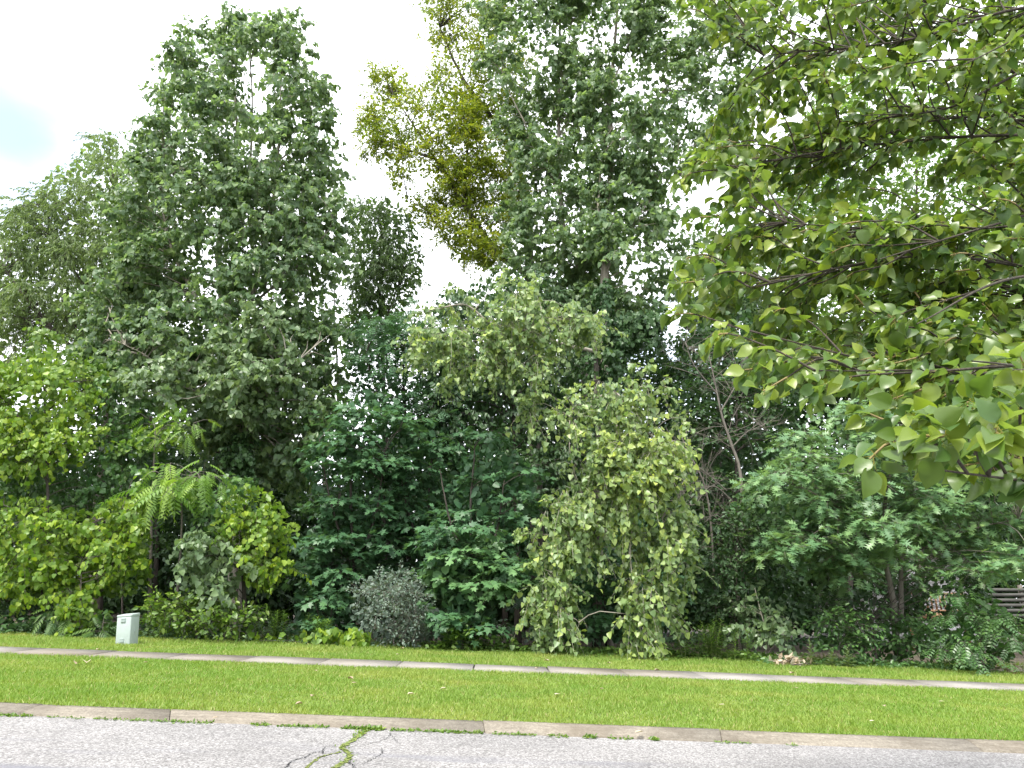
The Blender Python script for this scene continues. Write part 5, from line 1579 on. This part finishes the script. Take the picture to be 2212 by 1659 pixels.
def crack(path, w0, w1, mat, seed, dz=-0.046):
    rr = np.random.default_rng(seed)
    pts = spline([ground_at(px, py, -0.05) for px, py in path], 12 * len(path))
    jit = rr.normal(0, 0.007, pts.shape)
    jit[:, 1] *= 2.2
    pts = pts + jit
    tan = nrm(np.gradient(pts, axis=0))
    side = nrm(np.cross(tan, UP))
    n_ = len(pts)
    w = (0.28 if mat == 'crack' else 0.5) * (w0 + (w1 - w0) * np.linspace(0, 1, n_)) * rr.uniform(0.6, 1.4, n_)
    L_ = pts + side * w[:, None]
    R_ = pts - side * w[:, None]
    V = np.concatenate([L_, R_])
    V[:, 2] = gz(V[:, 0]) + dz
    i = np.arange(n_ - 1)
    F = np.concatenate([np.stack([i, i + 1, n_ + i + 1], -1), np.stack([i, n_ + i + 1, n_ + i], -1)])
    o = link('crack', mesh_tri('crack', V, F), M[mat], road)
    return pts


def c5(x_, y_):      # from a zoom of the cracked part
    return ((800 + x_ * 500 / 2212) * 0.73733, (2080 + y_ * 170 / 752) * 0.73733)


moss_pts = crack([c5(*q) for q in ((1230, 250), (1140, 320), (1030, 400), (900, 480), (930, 530), (990, 580), (980, 640), (900, 690), (800, 760), (700, 850))], 0.050, 0.028, 'moss', 1, -0.044)
crack([c5(*q) for q in ((880, 550), (700, 590), (580, 630), (500, 690), (430, 760), (380, 840))], 0.016, 0.02, 'moss', 2)
crack([c5(*q) for q in ((800, 465), (680, 485), (640, 540), (640, 570))], 0.006, 0.006, 'crack', 3)
crack([c5(*q) for q in ((640, 530), (480, 570), (440, 610), (330, 640), (220, 680), (180, 730), (60, 800))], 0.008, 0.014, 'crack', 4)
crack([c5(*q) for q in ((920, 490), (1100, 465), (1250, 440), (1400, 400), (1510, 340), (1500, 300))], 0.006, 0.007, 'crack', 5)
crack([c5(*q) for q in ((1500, 300), (1570, 370), (1610, 420))], 0.007, 0.006, 'crack', 6)
crack([c5(*q) for q in ((1410, 500), (1420, 550), (1370, 600), (1270, 650), (1160, 700))], 0.010, 0.006, 'crack', 7)
crack([c5(*q) for q in ((980, 660), (1010, 700), (1060, 760), (1100, 830))], 0.010, 0.012, 'crack', 8)

# weeds in the kerb joint and along the crack
r = np.random.default_rng(130)
tufts = []
for (pa, pb, n_, h) in [((0, 1541), (75, 1546), 130, .05), ((110, 1547), (180, 1551), 60, .035), ((200, 1553), (330, 1563), 150, .04), ((330, 1563), (440, 1570), 150, .045), ((520, 1576), (560, 1578), 70, .05), ((580, 1579), (690, 1585), 150, .05), ((720, 1588), (765, 1590), 110, .055),
                        ((765, 1588), (812, 1590), 110, .075), ((830, 1591), (960, 1598), 190, .05), ((960, 1598), (1040, 1604), 130, .05), ((1060, 1604), (1160, 1610), 120, .045), ((1190, 1612), (1230, 1614), 35, .06), ((1270, 1617), (1300, 1618), 40, .07), ((1330, 1620), (1400, 1623), 60, .05),
                        ((1430, 1625), (1450, 1626), 40, .06), ((1590, 1634), (1680, 1640), 60, .04), ((1760, 1644), (1790, 1645), 20, .04)]:
    for q in range(n_):
        t = r.random()
        c = ground_at(pa[0] + (pb[0] - pa[0]) * t, pa[1] + (pb[1] - pa[1]) * t, -0.045)
        c[1] = 7.035 + r.normal(0, 0.025)
        c[2] = gz(c[0]) - 0.047
        tufts.append((c, h))
for q in range(170):
    j = int(len(moss_pts) * r.random() ** 1.8 * 0.9)
    tufts.append((moss_pts[j] + np.array([r.normal(0, 0.03), r.normal(0, 0.02), 0]), 0.028 if j > 20 else 0.05))
P_ = np.array([t[0] for t in tufts])
H_ = np.array([t[1] for t in tufts])
P_[:, 2] = gz(P_[:, 0]) - 0.046
kw = empty('kerb_weeds', (0, 7.03, -0.05), 'small bright weeds along the joint of road and kerb', 'weeds')
kw['kind'] = 'stuff'
d = nrm(r.normal(size=P_.shape) * np.array([1, 1, 0.3]) + UP * 0.55)
leafset(kw, (0, 7.03, -0.05), 'oval', 'bush', P_, d, UP + r.normal(0, 0.4, d.shape), H_ * r.uniform(0.3, 0.75, len(P_)), r.random(len(P_)), r, 0, 'foliage')

# ------------------------------------------------------------------ turn the leaf sets into meshes; the leaves that show largest become parts of their own
allP = np.concatenate([s['pos'] + s['R'][:, :, 1] * (s['size'] * 0.5)[:, None] for s in SETS])
sid = np.concatenate([np.full(len(s['pos']), i) for i, s in enumerate(SETS)])
lid = np.concatenate([np.arange(len(s['pos'])) for s in SETS])
siz = np.concatenate([s['size'] for s in SETS])
nrmz = np.concatenate([s['R'][:, :, 2] for s in SETS])
px, py, zc = project(allP)
facing = np.abs((nrmz * nrm(allP - np.array([0, 0, CAM_H]))).sum(-1))
area = (siz / zc) ** 2 * (0.15 + facing)
inv = (px > 5) & (px < 2207) & (py > 5) & (py < 1654) & (zc > 0.3)
cell = (px // 9).astype(int) + 10000 * (py // 9).astype(int)
idx = np.nonzero(inv)[0]
order = idx[np.lexsort((zc[idx], cell[idx]))]
first = np.ones(len(order), bool)
first[1:] = cell[order][1:] != cell[order][:-1]
win = order[first]
# big near leaves cover more than their own cell
shown = np.zeros(len(allP), bool)
shown[win] = True
nearest = {}
BIG = 36
cb = (px // BIG).astype(int) + 10000 * (py // BIG).astype(int)
near_idx = idx[zc[idx] < 6]
cov = set(cb[near_idx].tolist())
covered = np.array([c in cov for c in cb]) & (zc > 6)
shown &= ~covered
chosen = [np.zeros(len(s['pos']), bool) for s in SETS]
taken = {}
for i, s in enumerate(SETS):
    s['n'] = min(s['n'], 300 - taken.get(s['owner'].name, 0))
    if s['n'] <= 0:
        continue
    mine = np.nonzero((sid == i) & shown)[0]
    mine = mine[np.argsort(-area[mine])][:s['n']]
    chosen[i][lid[mine]] = True
    taken[s['owner'].name] = taken.get(s['owner'].name, 0) + len(mine)

by_owner = {}
for i, s in enumerate(SETS):
    by_owner.setdefault((s['owner'].name, s['mat'], s['part']), []).append(i)
NVAR = 5
count_leaf = 0
for (own, matn, part), ids in by_owner.items():
    Vs, Fs, Ls, n0 = [], [], [], 0
    owner = SETS[ids[0]]['owner']
    for i in ids:
        s = SETS[i]
        T = LEAF[s['kind']]
        TV, TF = T[0], T[1]
        stem = T[2] if len(T) > 2 else np.zeros(len(TV))
        keep = ~chosen[i]
        Rm, sz, ps = s['R'][keep], s['size'][keep], s['pos'][keep] - s['base']
        if len(ps):
            V = np.einsum('nij,vj->nvi', Rm, TV) * sz[:, None, None] + ps[:, None]
            F = TF[None] + (np.arange(len(ps)) * len(TV))[:, None, None] + n0
            lf = np.stack([np.repeat(s['rnd'][keep][:, None], len(TV), 1), np.repeat(s['clump'][keep][:, None], len(TV), 1), np.repeat(stem[None], len(ps), 0)], -1)
            Vs.append(V.reshape(-1, 3))
            Fs.append(F.reshape(-1, 3))
            Ls.append(lf.reshape(-1, 3))
            n0 += len(ps) * len(TV)
        pick = np.nonzero(chosen[i])[0]
        if len(pick):
            protos = []
            TV, TF, stem = LEAF.get(s['kind'] + '_fine', (TV, TF, stem))
            for v in range(NVAR):
                rv = (v + 0.5) / NVAR
                lf = np.column_stack([np.full(len(TV), rv), np.full(len(TV), (rv * 2.7) % 1), stem])
                me = mesh_tri(s['piece'], TV, TF, lf, s['smooth'])
                me.materials.append(M[matn])
                protos.append(me)
            for j in pick:
                o = bpy.data.objects.new(s['piece'], protos[int(s['rnd'][j] * NVAR) % NVAR])
                COL.objects.link(o)
                o.parent = owner
                mt = Matrix([list(map(float, row)) for row in s['R'][j]]).to_4x4()
                mt = Matrix.Translation([float(c) for c in s['pos'][j] - s['base']]) @ mt @ Matrix.Scale(float(s['size'][j]), 4)
                o.matrix_local = mt
                count_leaf += 1
    if Vs:
        o = link(part, mesh_tri(part, np.concatenate(Vs), np.concatenate(Fs), np.concatenate(Ls), SETS[ids[0]]['smooth']), M[matn], owner)
        o['kind'] = 'stuff'
tris = sum(len(o.data.polygons) for o in bpy.data.objects if o.type == 'MESH')
print('leaves', len(allP), 'leaf parts', count_leaf, 'faces', tris, 'objects', len(bpy.data.objects))
